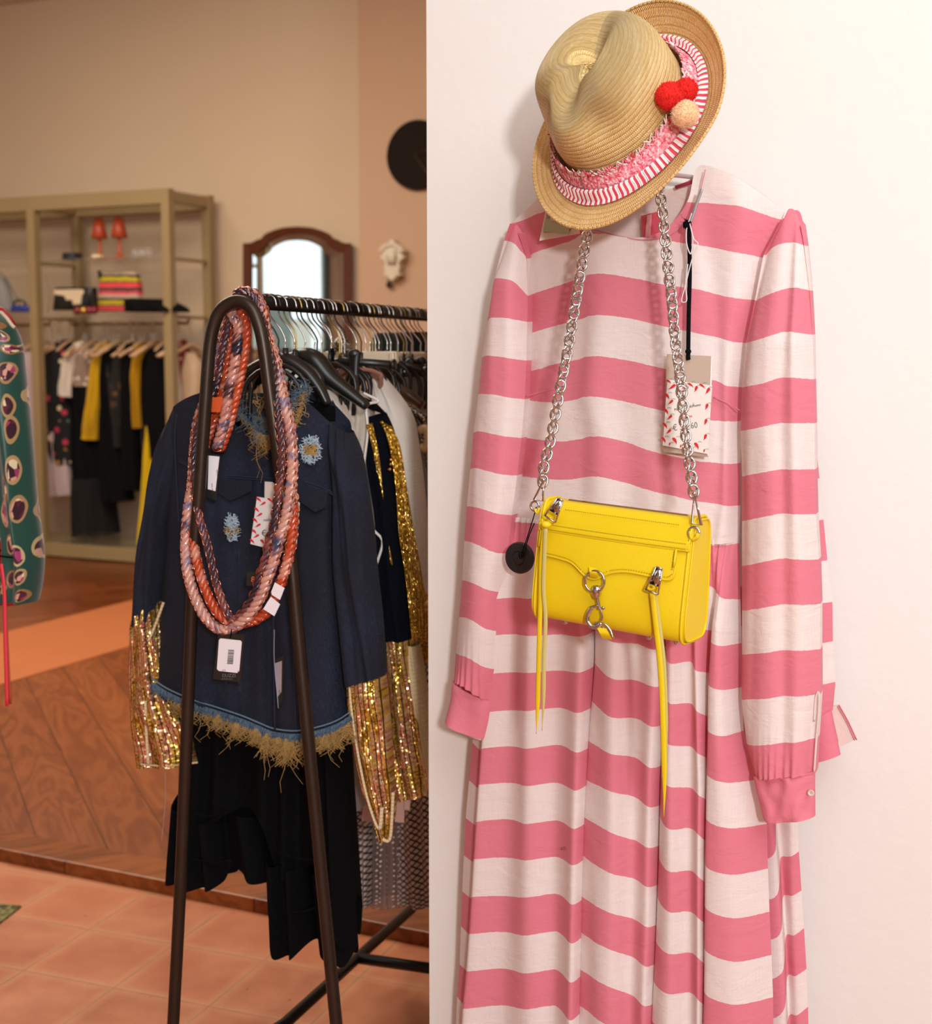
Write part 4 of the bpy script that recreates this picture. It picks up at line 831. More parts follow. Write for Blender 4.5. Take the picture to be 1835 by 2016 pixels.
garment('', '', '', 700, cloth('nude_silk', 'dcc6b8', .7, var=.06), [(728, 768, 756, 752, .03), (738, 850, 766, 842, .06), (750, 950, 778, 940, .06), (766, 1060, 800, 1050, .06)], [(1.5, .008, 0, .1)], 'silk_lapel', root=r)
garment('', '', '', 702, M_wh2, [(816, 1130, 844, 1128, .045), (822, 1190, 846, 1190, .04)], [(2, .004, 0, 0)], 'cuff', root=r)
t = NT('silver_glitter'); v = t.n('ShaderNodeTexVoronoi', Vector=t.uv(which='Object'), Scale=520); cc = t.ramp(t.sep(v.outputs[1])[0], [(0, '3a3430'), (.5, '8a8078'), (.75, 'b39a68'), (.9, 'f4f0ea')], 'CONSTANT')
M_glit = t.out(cc, .3, .6)
P = RP(722); root = thing('glittering_blouse', 'silver and bronze glitter top on a brown hanger beside the white pier', 'top', P(745, 700))
mb = MB(); mb.tube(pxpath(P, [(752, 750), (768, 775), (792, 795), (818, 810), (840, 826)], .01), [.012]*9+[.016]*14+[.014]*10, 10, flat=.6); mb.tube(pxpath(P, [(818, 812), (828, 850), (830, 900), (834, 1000), (838, 1150)], .0), .012, 8)
mb.build('neckline', M_glit, root)
mb = MB(); loft(mb, P, [(800, 830, 826, 830, .03), (806, 900, 838, 900, .04), (818, 1050, 850, 1050, .04), (826, 1200, 860, 1200, .04)], [(2, .006, 0, 0)]); mb.build('body', M_grey, root)
mb = MB(); mb.tube(pxpath(P, [(826, 848), (838, 845), (843, 862), (838, 882), (828, 880)], .03), .009, 8); mb.build('inner_strap', plain('beige_satin', 'c8a678', .5), root)
P = RP(690); mb = MB(); mb.tube(pxpath(P, [(654, 706), (662, 684), (672, 672), (684, 690), (694, 712)], 0), [.006]*6+[.016]*20+[.01]*7, 10, flat=.6); o = mb.build('glitter_strap', M_glit); 
tag(o, 'shoulder of a glittering grey top poking up between the hanger hooks', 'top')
P = RP(676); mb = MB()
for k in range(7): mb.tube(pxpath(P, [(662, 752-k*1.5), (676, 738-k*2), (700, 728-k*1), (728, 729+k), (750, 738+k*2.5), (748, 744+k*3)], .005-k*.003), .004, 6)
tag(mb.build('ribbed_collar', cloth('salmon_rib', 'b07a66', .8, var=.15)), 'salmon pink ribbed collar behind the wide black clip', 'collar')
P = RP(712); root = thing('teal_top', 'dark teal garment shoulder at the far right of the rail', 'top', P(830, 640))
mb = MB(); loft(mb, Plane(RA+RD*(sx(838)+.1), RN), [(816, 664, 860, 655, .02), (780, 676, 880, 668, .04), (730, 690, 890, 690, .05), (735, 1100, 890, 1100, .05)], [(2, .006, 0, 0)]); mb.build('body', cloth('dark_teal', '22302f', .85), root)
# lace skirt
def mat_lace():
    t = NT('lace_crosshatch'); x, y, z = t.sep(t.uv()); K = 58
    a = t.math('FRACT', t.math('MULTIPLY', t.math('ADD', x, y), K)); b = t.math('FRACT', t.math('MULTIPLY', t.math('SUBTRACT', x, y), K))
    l = t.math('MAXIMUM', t.math('LESS_THAN', a, .3), t.math('LESS_THAN', b, .3))
    return t.out(t.mix(l, 'c4b2aa', '2c2422'), .9)
P = RP(790); root = thing('lace_skirt', 'long skirt of black and white lattice lace with a sheer dotted centre panel', 'skirt', P(700, 700))
M_lace = mat_lace(); t = NT('dotted_tulle'); v = t.n('ShaderNodeTexVoronoi', Vector=t.uv(scale=(1, 1, 1)), Scale=70, Randomness=.2).outputs[0]; dot = t.math('LESS_THAN', v, .18)
st = t.math('LESS_THAN', t.math('FRACT', t.math('MULTIPLY', t.sep(t.uv())[0], 60)), .3)
M_dt = t.out(t.mix(dot, t.mix(t.math('MULTIPLY', st, .5), '6d5a54', '8c7a74'), 'e0d4cc'), .8, 0, Alpha=t.math('ADD', .72, t.math('MULTIPLY', dot, .28)))
mb = MB(); loft(mb, P, [(684, 1300, 740, 1300, .04), (686, 1500, 745, 1500, .05), (696, 1650, 742, 1650, .055), (706, 1772, 740, 1772, .06)], [(2.5, .012, 0, 0)]); mb.build('lace_side', M_lace, root)
mb = MB(); loft(mb, P, [(780, 1300, 900, 1300, .04), (782, 1500, 910, 1500, .05), (786, 1650, 925, 1650, .055), (790, 1772, 940, 1772, .06)], [(4, .014, 0, 0)]); mb.build('lace_side', M_lace, root)
mb = MB(); loft(mb, P, [(725, 1300, 800, 1300, .03), (728, 1500, 802, 1500, .035), (730, 1650, 806, 1650, .04), (728, 1776, 808, 1776, .045)], [(5, .008, 0, 0)], 30); mb.build('tulle_panel', M_dt, root)
mb = MB(); loft(mb, P, [(776, 742, 846, 742, .03), (770, 900, 860, 900, .05), (730, 1100, 880, 1100, .05), (690, 1310, 900, 1310, .05)], [(5, .01, 0, 0)]); mb.build('upper_part', M_grey, root)
mb = MB()
P = RP(668)
for i, pg in enumerate(([(716, 1560), (742, 1564), (738, 1620), (712, 1616)], [(772, 1556), (797, 1560), (795, 1620), (770, 1617)], [(796, 1556), (810, 1558), (806, 1596), (794, 1594)])):
    mb = MB(); mb.prism([P.at(x, y, 0) for x, y in pg], P.Y*.003); mb.tube([P.at(pg[0][0]+12, pg[0][1]+2, .001), P.at(pg[0][0]+14, pg[0][1]-90, .001)], .0007, 4)
    o = mb.build('price_card', plain('peach_card', 'c9a192', .8), smooth=False); tag(o, 'plain peach swing card hanging under the sequin sleeves, '+('leftmost', 'middle', 'rightmost')[i]+' of three', 'tag')
# ------------------------------------------------------------------ braided chain necklaces over the end frame
def mat_rope(name, stops, seed):
    t = NT(name); x, y, z = t.sep(t.uv()); n = t.noise(t.n('ShaderNodeCombineXYZ', X=t.math('MULTIPLY', y, 13), Y=t.math('MULTIPLY', x, 9), Z=float(seed)), 1.0, 2, .45)
    n2 = t.noise(t.uv(scale=(1, .5, 1), loc=(seed, 0, 0)), 90, 2)
    t.bump(t.noise(t.uv(), 150, 2), .5, .003)
    return t.out(t.ramp(t.math('ADD', n, t.math('MULTIPLY', t.math('SUBTRACT', n2, .5), .25)), stops), .22, .05, Coat__Weight=.4)
PK_ = [(.34, '1a1c2c'), (.44, '4a2c30'), (.49, 'b87868'), (.58, 'c98e80'), (.63, '4a4c68'), (.68, 'b87c70')]
R1 = mat_rope('pink_navy_satin', PK_, 1.0); R2 = mat_rope('pink_satin', [(.34, '3a3a58'), (.42, 'b88478'), (.52, 'cc9684'), (.60, '6a6888'), (.66, 'cc9684')], 4.0); R3 = mat_rope('orange_satin', [(.3, 'c88470'), (.44, 'b8481f'), (.54, 'b03c16'), (.62, 'd08a74')], 7.0); R4 = mat_rope('navy_copper_satin', [(.3, '1a1a2a'), (.52, '4a2a30'), (.6, '8a4a40'), (.7, '2a2a44')], 9.0)
M_cop = plain('rose_gold_links', 'b4705c', .15, 1.0)
def rope(mb, pts, R=.0078, pitch=.03, mi=0, tw=3):
    P_ = pts; L = 0; N_ = []; acc = [0]
    for a, b in zip(P_, P_[1:]): L += (b-a).length; acc.append(L)
    n = int(L/.0035); q = []; j = 0
    for k in range(n+1):
        d = L*k/n
        while j < len(acc)-2 and acc[j+1] < d: j += 1
        q.append(P_[j].lerp(P_[j+1], (d-acc[j])/max(1e-9, acc[j+1]-acc[j])))
    for s in range(tw):
        w_ = []
        for i, p in enumerate(q):
            tgt = (q[min(i+1, n)]-q[max(i-1, 0)]).normalized(); a_ = tgt.cross(V((0, 1, 0))).normalized(); b_ = tgt.cross(a_)
            th_ = 2*PI*(i*.0035/pitch+s/tw); w_.append(p+(a_*math.cos(th_)+b_*math.sin(th_))*R*.52)
        mb.tube(w_, [R*.62*(1+.10*math.sin(i*.0035/pitch*2*PI*3)) for i in range(n+1)], 8, mi=mi)
    return q
def links(mb, q, step, ln, wd, r, mi=1, tilt=.9):
    acc = 0; last = None; k = 0
    for i in range(1, len(q)):
        acc += (q[i]-q[i-1]).length
        if acc >= step:
            acc = 0; k += 1; t_ = (q[i]-q[i-1]).normalized(); a_ = t_.cross(V((0, 1, 0))).normalized(); b_ = t_.cross(a_)
            th_ = tilt if k % 2 else -tilt+.5; u = a_*math.cos(th_)+b_*math.sin(th_)
            mb.tube([q[i]+t_*(ln/2*math.cos(x))+u*(wd/2*math.sin(x)) for x in [2*PI*m_/14 for m_ in range(14)]], r, 6, closed=True, mi=mi)
PF = PR0
def pp(l): return pxpath(PF, l, 0, 7)
apx = [(452, 618, -.03), (460, 588, -.028), (474, 573, -.028), (492, 575, -.03), (506, 592, -.03), (514, 616, -.028)]
def nk(label, left, right, R, mat, pitch, ap=0, lk=True, tw=3, chain=None):
    top = [(x+ap, y+ap*.8, o-ap*.0012) for x, y, o in apx]
    path = pp(left[::-1]+top+right+[left[-1]] if False else [tuple(p) for p in (left[::-1]+top+right)])
    path.append(path[0].copy()); c = path[len(path)//2]
    root = thing('chain_necklace', label, 'necklace', PF.at(482, 574, -.03), 'satin wrapped chain necklaces on the rack end')
    mb = MB(); q = rope(mb, path, R, pitch, tw=tw); mb.build('satin_rope', mat, root)
    if lk: mb = MB(); links(mb, q, .0095, .018, R*2.5, .0013); mb.build('chain_links', M_cop, root)
    return root
# left halves run top -> bottom, offsets change from behind to in front of the frame leg
LA = [(444, 660, -.03), (436, 700, -.03), (427, 750, -.03), (410, 790, -.03), (394, 822, -.028), (384, 870, -.022), (382, 915, -.012), (384, 971, .0), (393, 1020, .008), (406, 1065, .022), (416, 1106, .028), (427, 1152, .03), (441, 1192, .032), (454, 1218, .034)]
RA_ = [(519, 640, -.028), (530, 685, -.024), (540, 725, -.02), (546, 765, -.01), (551, 832, .02), (555, 874, .026), (553, 929, .028), (546, 985, .028), (540, 1030, .03), (531, 1060, .03), (522, 1104, .03), (511, 1133, .03), (502, 1166, .03), (484, 1198, .032), (464, 1221, .034)]
LB_ = [(440, 662, -.045), (430, 712, -.045), (416, 762, -.045), (400, 800, -.045), (388, 840, -.04), (382, 900, -.035), (378, 960, -.02), (371, 1000, -.01), (367, 1045, .0), (366, 1089, .01), (371, 1133, .02), (386, 1180, .03), (405, 1215, .034), (430, 1238, .036), (452, 1240, .038)]
RB_ = [(524, 650, -.04), (536, 690, -.036), (546, 725, -.03), (556, 770, -.01), (565, 810, .01), (573, 860, .014), (576, 915, .014), (571, 971, .016), (562, 1026, .02), (549, 1064, .03), (539, 1104, .034), (525, 1142, .034), (516, 1170, .034), (495, 1206, .036), (470, 1230, .038)]
LC = [(452, 665, -.055), (446, 712, -.055), (440, 762, -.055), (420, 830, -.055), (396, 900, -.05), (384, 980, -.03), (378, 1020, -.012), (382, 1075, .006), (394, 1128, .016), (409, 1171, .022), (429, 1207, .026), (452, 1226, .028)]
RC = [(520, 655, -.052), (530, 700, -.05), (545, 760, -.045), (560, 850, -.03), (572, 940, -.012), (578, 1000, .0), (576, 1045, .01), (570, 1089, .016), (558, 1133, .02), (547, 1162, .022), (533, 1195, .024), (511, 1216, .026), (484, 1226, .028)]
n1 = nk('thin copper and navy linked chain necklace, innermost loop on the rack end', LA, RA_, .0064, R4, .034)
n2 = nk('thick pink satin wrapped chain necklace, widest loop on the rack end', LB_, RB_, .0088, R2, .036, 3)
n3 = nk('orange satin wrapped chain necklace between the pink and navy loops', LC, RC, .0082, R3, .034, 6)
LD = [(462, 628, -.025), (470, 640, -.02), (466, 690, -.02), (458, 740, -.02), (449, 776, -.02), (444, 818, -.018), (436, 850, -.016), (428, 880, -.016)]
LE = [(478, 612, -.03), (486, 650, -.03), (480, 700, -.032), (472, 745, -.032), (462, 790, -.03), (452, 830, -.03), (442, 862, -.03), (432, 886, -.028)]
root = thing('chain_necklace', 'short orange and navy chain necklace hanging inside the rack arch', 'necklace', PF.at(470, 600, -.02), 'satin wrapped chain necklaces on the rack end')
mb = MB(); q = rope(mb, pp([(452, 604, -.03), (470, 592, -.03)][:1]+LD), .0088, .034); mb.build('satin_rope', R1, root); mb = MB(); links(mb, q, .0085, .016, .018, .0011); mb.build('chain_links', M_cop, root)
mb = MB(); q = rope(mb, pp([(492, 590, -.03)]+LE), .0085, .034); mb.build('satin_rope', R3, root)
# ------------------------------------------------------------------ tags on the necklaces and jacket
M_tagb = plain('black_card', '1c1916', .45, var=.05); M_tagw = plain('white_sticker', 'e4dce0', .6, var=.02); M_ink = plain('printed_ink', '3a3636', .8); M_red2 = plain('chilli_red', 'd8262c', .6, var=.05); M_grn = plain('stalk_green', '8a9a7a', .7)
def card(P, pts, off, th_, mat, root, nm, bevel=0): m_ = MB(); m_.prism([P.at(x, y, off) for x, y in pts], P.Y*th_); return m_.build(nm, mat, root, smooth=False, bevel=bevel)
def text(P, s, px, py, h, off, mat, root, nm='lettering', rot=0, sxx=1.0):
    cu = bpy.data.curves.new('tmp', 'FONT'); cu.body = s; cu.size = 1; cu.extrude = 0.0; cu.resolution_u = 2
    o = bpy.data.objects.new('tmp', cu); sc.collection.objects.link(o); dg = bpy.context.evaluated_depsgraph_get(); me = bpy.data.meshes.new_from_object(o.evaluated_get(dg))
    bpy.data.objects.remove(o); m_ = MB(); ca, sa = math.cos(rot), math.sin(rot)
    for v in me.vertices:
        x = v.co.x*h*sxx; y = v.co.y*h; m_.add(P.at(px+x*ca+y*sa, py-(y*ca-x*sa), off))
    for f in me.polygons: m_.face(list(f.vertices))
    r_ = m_.build(nm, mat, root, smooth=False); so = r_.modifiers.new('t', 'SOLIDIFY'); so.thickness = .0002; return r_
def chilli(m_, P, x, y, l, rot, off, mi=0):
    ca, sa = math.cos(rot), math.sin(rot); pr = []
    for a, b in ((0, -.5), (.16, -.42), (.2, -.2), (.12, .15), (-.1, .5), (-.08, .2), (-.14, -.1), (-.12, -.4)): pr.append(P.at(x+(a*ca-b*sa)*l*1.3, y+(a*sa+b*ca)*l, off))
    m_.prism(pr, P.Y*.0002, mi)
PN = Plane(PF.o-PF.Y*.045, PF.X)
tg_ = thing('hang_tag', 'black hang tag with a white barcode sticker at the bottom of the necklaces', 'tag', PN.at(452, 1242))
card(PN, [(430, 1247), (482, 1250), (474, 1344), (419, 1337)], 0, .0012, M_tagb, tg_, 'card')
card(PN, [(434, 1257), (436, 1257), (473, 1261), (476, 1264), (471, 1321), (467, 1325), (431, 1321), (427, 1317), (431, 1260)], .0006, .0005, M_tagw, tg_, 'sticker')
text(PN, 'DUZZI', 437, 1333, 9, .0006, plain('grey_print', '77716c', .7), tg_); text(PN, 'MADE IN ITALY', 436, 1338, 3.2, .0006, plain('grey_print', '77716c', .7), tg_)
text(PN, 'TIMEZZ-WDH', 437.5, 1318, 3.6, .0009, M_ink, tg_, rot=PI/2-.09, sxx=.9); text(PN, 'CH ARMOUT 1   75', 441.5, 1318, 3.4, .0009, M_ink, tg_, rot=PI/2-.09, sxx=.9)
text(PN, 'EUR  175,00  LST  324,00', 467.5, 1320, 3.6, .0009, M_ink, tg_, rot=PI/2-.09, sxx=1.1)
mb = MB()
yy = 1279.0
while yy < 1307:
    hgt = random.choice((.5, .9, 1.6)); s_ = (yy-1279)*-.09
    mb.prism([PN.at(449.5+s_, yy, .0008), PN.at(461+s_, yy+.6, .0008), PN.at(461+s_, yy+.6+hgt, .0008), PN.at(449.5+s_, yy+hgt, .0008)], PN.Y*.0002); yy += hgt+random.choice((.5, .9))
mb.build('barcode', M_ink, tg_, smooth=False)
mb = MB(); mb.tube([PN.at(453, 1256, .001), PN.at(455, 1248, .002), PN.at(456, 1238, .0)], .0012, 5); mb.build('loop', M_blk, tg_)
tg_ = thing('hang_tag', 'black and white barcode tag on the short necklace beside the left arch leg', 'tag', PF.at(424, 893, -.015))
card(PF, [(411, 893), (434, 896), (426, 985), (407, 978)], -.018, .001, M_tagb, tg_, 'card'); card(PF, [(411, 897), (432, 899), (424, 967), (409, 963)], -.0175, .0005, M_tagw, tg_, 'sticker')
text(PF, 'MOD. ARM 1', 416, 952, 3.4, -.0168, M_ink, tg_, rot=PI/2-.09); text(PF, 'EUR 324', 426, 925, 3.2, -.0168, M_ink, tg_, rot=PI/2-.09)
card(PF, [(414, 783), (437, 781), (446, 812), (410, 811)], -.012, .0012, plain('orange_card', 'c8501a', .6), root, 'orange_tag')
tg_ = thing('hang_tag', 'small black tag with orange print behind the right necklace strands', 'tag', PN.at(500, 1140)); PN2 = Plane(PF.o-PF.Y*.02, PF.X)
card(PN2, [(486, 1126), (520, 1126), (520, 1154), (485, 1153)], 0, .001, M_tagb, tg_, 'card'); text(PN2, '8', 494, 1146, 16, .0006, plain('orange_print', 'd8642a', .6), tg_)
for i, pg in enumerate(([(541, 1147), (560, 1158), (551, 1181), (535, 1171), (534, 1165)], [(533, 1175), (551, 1190), (540, 1213), (518, 1199)])):
    o = card(PN, pg, .012, .0015, M_tagw, None, 'paper_tag'); tag(o, ('upper' if i == 0 else 'lower')+' blank white folded paper tag tied to the orange necklace', 'tag')
PJt = Plane(PJ.o-PJ.Y*.0, PJ.X)
tg_ = thing('price_tag', 'white price tag with red chilli border on the denim jacket', 'tag', PJ.at(545, 950, .07))
card(PJ, [(521, 948), (536, 949), (590, 990), (584, 1074), (520, 1072)], .074, .001, plain('pale_card', 'd9cdc4', .7), tg_, 'backing_card'); card(PJ, [(506, 978), (588, 992), (576, 1092), (493, 1071)], .078, .0012, plain('white_card', 'e6e0de', .6, var=.02), tg_, 'card')
mb = MB()
for x, y, r_ in ((510, 984, -.8), (517, 992, .8), (532, 985, -.8), (540, 996, .6), (506, 1004, -.7), (510, 1014, .8), (503, 1025, -.7), (507, 1035, .8), (501, 1047, -.7), (504, 1056, .8), (497, 1066, -.7), (517, 1067, -.6), (556, 992, -.8), (575, 998, .3), (580, 1010, .2), (577, 1040, .2)): chilli(mb, PJ, x, y, 12, r_, .0785)
mb.build('chilli_print', M_red2, tg_, smooth=False); text(PJ, 'MAGAZZINI Primo', 519, 1027, 6.5, .0785, M_ink, tg_, rot=-.1, sxx=.9); text(PJ, '€', 515, 1056, 17, .0785, M_ink, tg_, rot=-.1)
tg_ = thing('hang_tag', 'narrow black tag with a grey sticker low on the denim jacket front', 'tag', PJ.at(545, 1290, .07))
card(PJ, [(540, 1299), (560, 1290), (556, 1380), (546, 1392)], .070, .001, M_tagb, tg_, 'card'); card(PJ, [(541, 1306), (555, 1301), (554, 1362), (546, 1373)], .0715, .0006, plain('grey_sticker', 'a0929a', .7), tg_, 'sticker'); text(PJ, 'ART. 8 SIZE', 549, 1358, 4.5, .072, M_ink, tg_, rot=PI/2+.05)
mb = MB(); mb.tube(pxpath(PJ, [(540, 1240), (540, 1300), (546, 1370), (548, 1394)], .073), .0006, 4); mb.build('cord', M_thr2, tg_)
# ================================================================== STRIPED DRESSES
def mat_linen(name, solid=None):
    t = NT(name); u = t.uv(which='Object'); u2 = t.uv(); x, y, z = t.sep(u2)
    if solid: c = lin(solid)
    else:
        a = t.n('ShaderNodeAttribute', _attribute_name='stripe').outputs['Fac']
        s = t.math('LESS_THAN', t.math('FRACT', t.math('MULTIPLY', t.math('ADD', a, t.math('MULTIPLY', t.math('SUBTRACT', t.noise(u, 160, 2), .5), .03)), .5)), .5)
        c = t.mix(s, 'f5ede8', 'ea8597')
    slub = t.noise(t.uv(scale=(.5, 12, 1)), 60, 3, .6); slub2 = t.noise(t.uv(scale=(14, .4, 1)), 60, 3, .6); s_ = t.math('ADD', slub, slub2)
    c = t.mix(t.n('ShaderNodeMapRange', Value=s_, i1=.7, i2=1.3, i3=.16, i4=.0).outputs[0], c, (.75, .20, .24, 1))
    cr_ = t.noise(t.uv(scale=(1, 1.6, 1)), 26, 4, .6, .6)
    t.bump(t.math('ADD', t.math('MULTIPLY', s_, .10), cr_), .55, .004)
    m = t.out(c, .85, 0, Sheen__Weight=.12, Sheen__Roughness=.4)
    tr = t.n('ShaderNodeBsdfTranslucent'); t.set(tr.inputs[0], c); mx = t.n('ShaderNodeMixShader', i0=.22)
    t.t.links.new(t.b.outputs[0], mx.inputs[1]); t.t.links.new(tr.outputs[0], mx.inputs[2]); t.t.links.new(mx.outputs[0], t.N['Material Output'].inputs[0]); return m
M_lin = mat_linen('striped_linen'); M_pink = mat_linen('pink_linen', 'ea8597'); M_wlin = mat_linen('white_linen', 'efdfd6')
PD = Plane((0, 2.25, 0), (1, -.6, 0)); PD2 = Plane((0, 2.275, 0), (1, -.5, 0))
def T(x, y, off=0): return (off, x, y)
def ext(tab, yend):
    tab = list(tab); (k0, x0, y0), (k1, x1, y1) = tab[-2], tab[-1]
    if y1 < yend: n = (yend-y1)/((y1-y0)/(k1-k0)); tab.append((k1+n, x1+(x1-x0)/(k1-k0)*n*.5, yend))
    return tab
def mk(xs, ys, yend=2400):
    xt = sorted(xs.items()); yt = sorted(ys.items()); ks = sorted(set(k for k, _ in xt) | set(k for k, _ in yt)); ks = [k for k in ks if k <= yt[-1][0]]
    return ext([(k, interp(xt, k), interp(yt, k)) for k in ks], yend)
dress = thing('striped_dress', 'front long-sleeved dress in wide pink and white stripes, on the white pier', 'dress', PD(1240, 480))
B = [(0, [(0, 1005, 440), (1, 1034, 509), (2, 1038, 583), (3, 1038, 658), (4, 1036, 735), (5, 1033, 786), (6, 1026, 861), (7, 1018, 936), (8, 1004, 1022)]),
     (.022, [(-.45, 1062, 402), (0, 1070, 423), (1, 1070, 497), (2, 1085, 572), (3, 1085, 648), (4, 1080, 725), (5, 1075, 790), (6, 1075, 864), (7, 1070, 939), (8, 1062, 1025)]),
     (.034, [(-1, 1120, 358), (0, 1125, 406), (1, 1131, 481), (2, 1131, 560), (3, 1131, 637), (4, 1124, 714), (5, 1114, 791), (6, 1128, 867), (7, 1123, 941), (8, 1110, 1029)]),
     (.040, [(.74, 1162, 450), (1, 1163, 468), (2, 1165, 550), (3, 1168, 629), (4, 1163, 707), (5, 1158, 785), (6, 1170, 861), (7, 1165, 937), (8, 1160, 1033)]),
     (.05, [(.97, 1212, 463), (1, 1212, 466), (2, 1209, 542), (3, 1209, 622), (4, 1203, 701), (5, 1196, 779), (6, 1209, 856), (7, 1207, 933), (8, 1212, 1036)]),
     (.042, [(1.03, 1262, 472), (2, 1262, 549), (3, 1262, 628), (4, 1258, 709), (5, 1254, 789), (6, 1258, 868), (7, 1262, 948), (8, 1262, 1046)]),
     (.045, [(.9, 1310, 466), (1, 1310, 474), (2, 1311, 560), (3, 1311, 639), (4, 1307, 720), (5, 1307, 802), (6, 1304, 884), (7, 1310, 962), (8, 1310, 1056)]),
     (.04, [(.55, 1345, 440), (1, 1345, 479), (2, 1350, 566), (3, 1350, 648), (4, 1350, 731), (5, 1350, 813), (6, 1350, 896), (7, 1350, 972), (8, 1345, 1062)]),
     (.036, [(-.1, 1373, 395), (0, 1374, 402), (1, 1380, 483), (2, 1392, 572), (3, 1392, 657), (4, 1392, 742), (5, 1398, 823), (6, 1392, 905), (7, 1385, 982), (8, 1380, 1067)]),
     (.026, [(-.95, 1390, 331), (0, 1404, 403), (1, 1408, 488), (2, 1420, 580), (3, 1425, 664), (4, 1425, 750), (5, 1428, 827), (6, 1425, 909), (7, 1420, 988), (8, 1410, 1067)]),
     (.026, [(-.72, 1462, 354), (0, 1470, 409), (1, 1460, 499), (2, 1458, 588), (3, 1450, 672), (4, 1445, 760), (5, 1445, 828), (6, 1442, 911), (7, 1442, 993), (8, 1432, 1067)]),
     (0, [(-.2, 1546, 417), (0, 1540, 433), (1, 1503, 508), (2, 1486, 591), (3, 1470, 675), (4, 1461, 763), (5, 1460, 828), (6, 1458, 912), (7, 1458, 995), (8, 1455, 1067)])]
mb = MB(); patch(mb, PD, B, 6, 110, .012, .007, 21, wf=(5, 1.4)); mb.build('bodice', M_lin, dress)
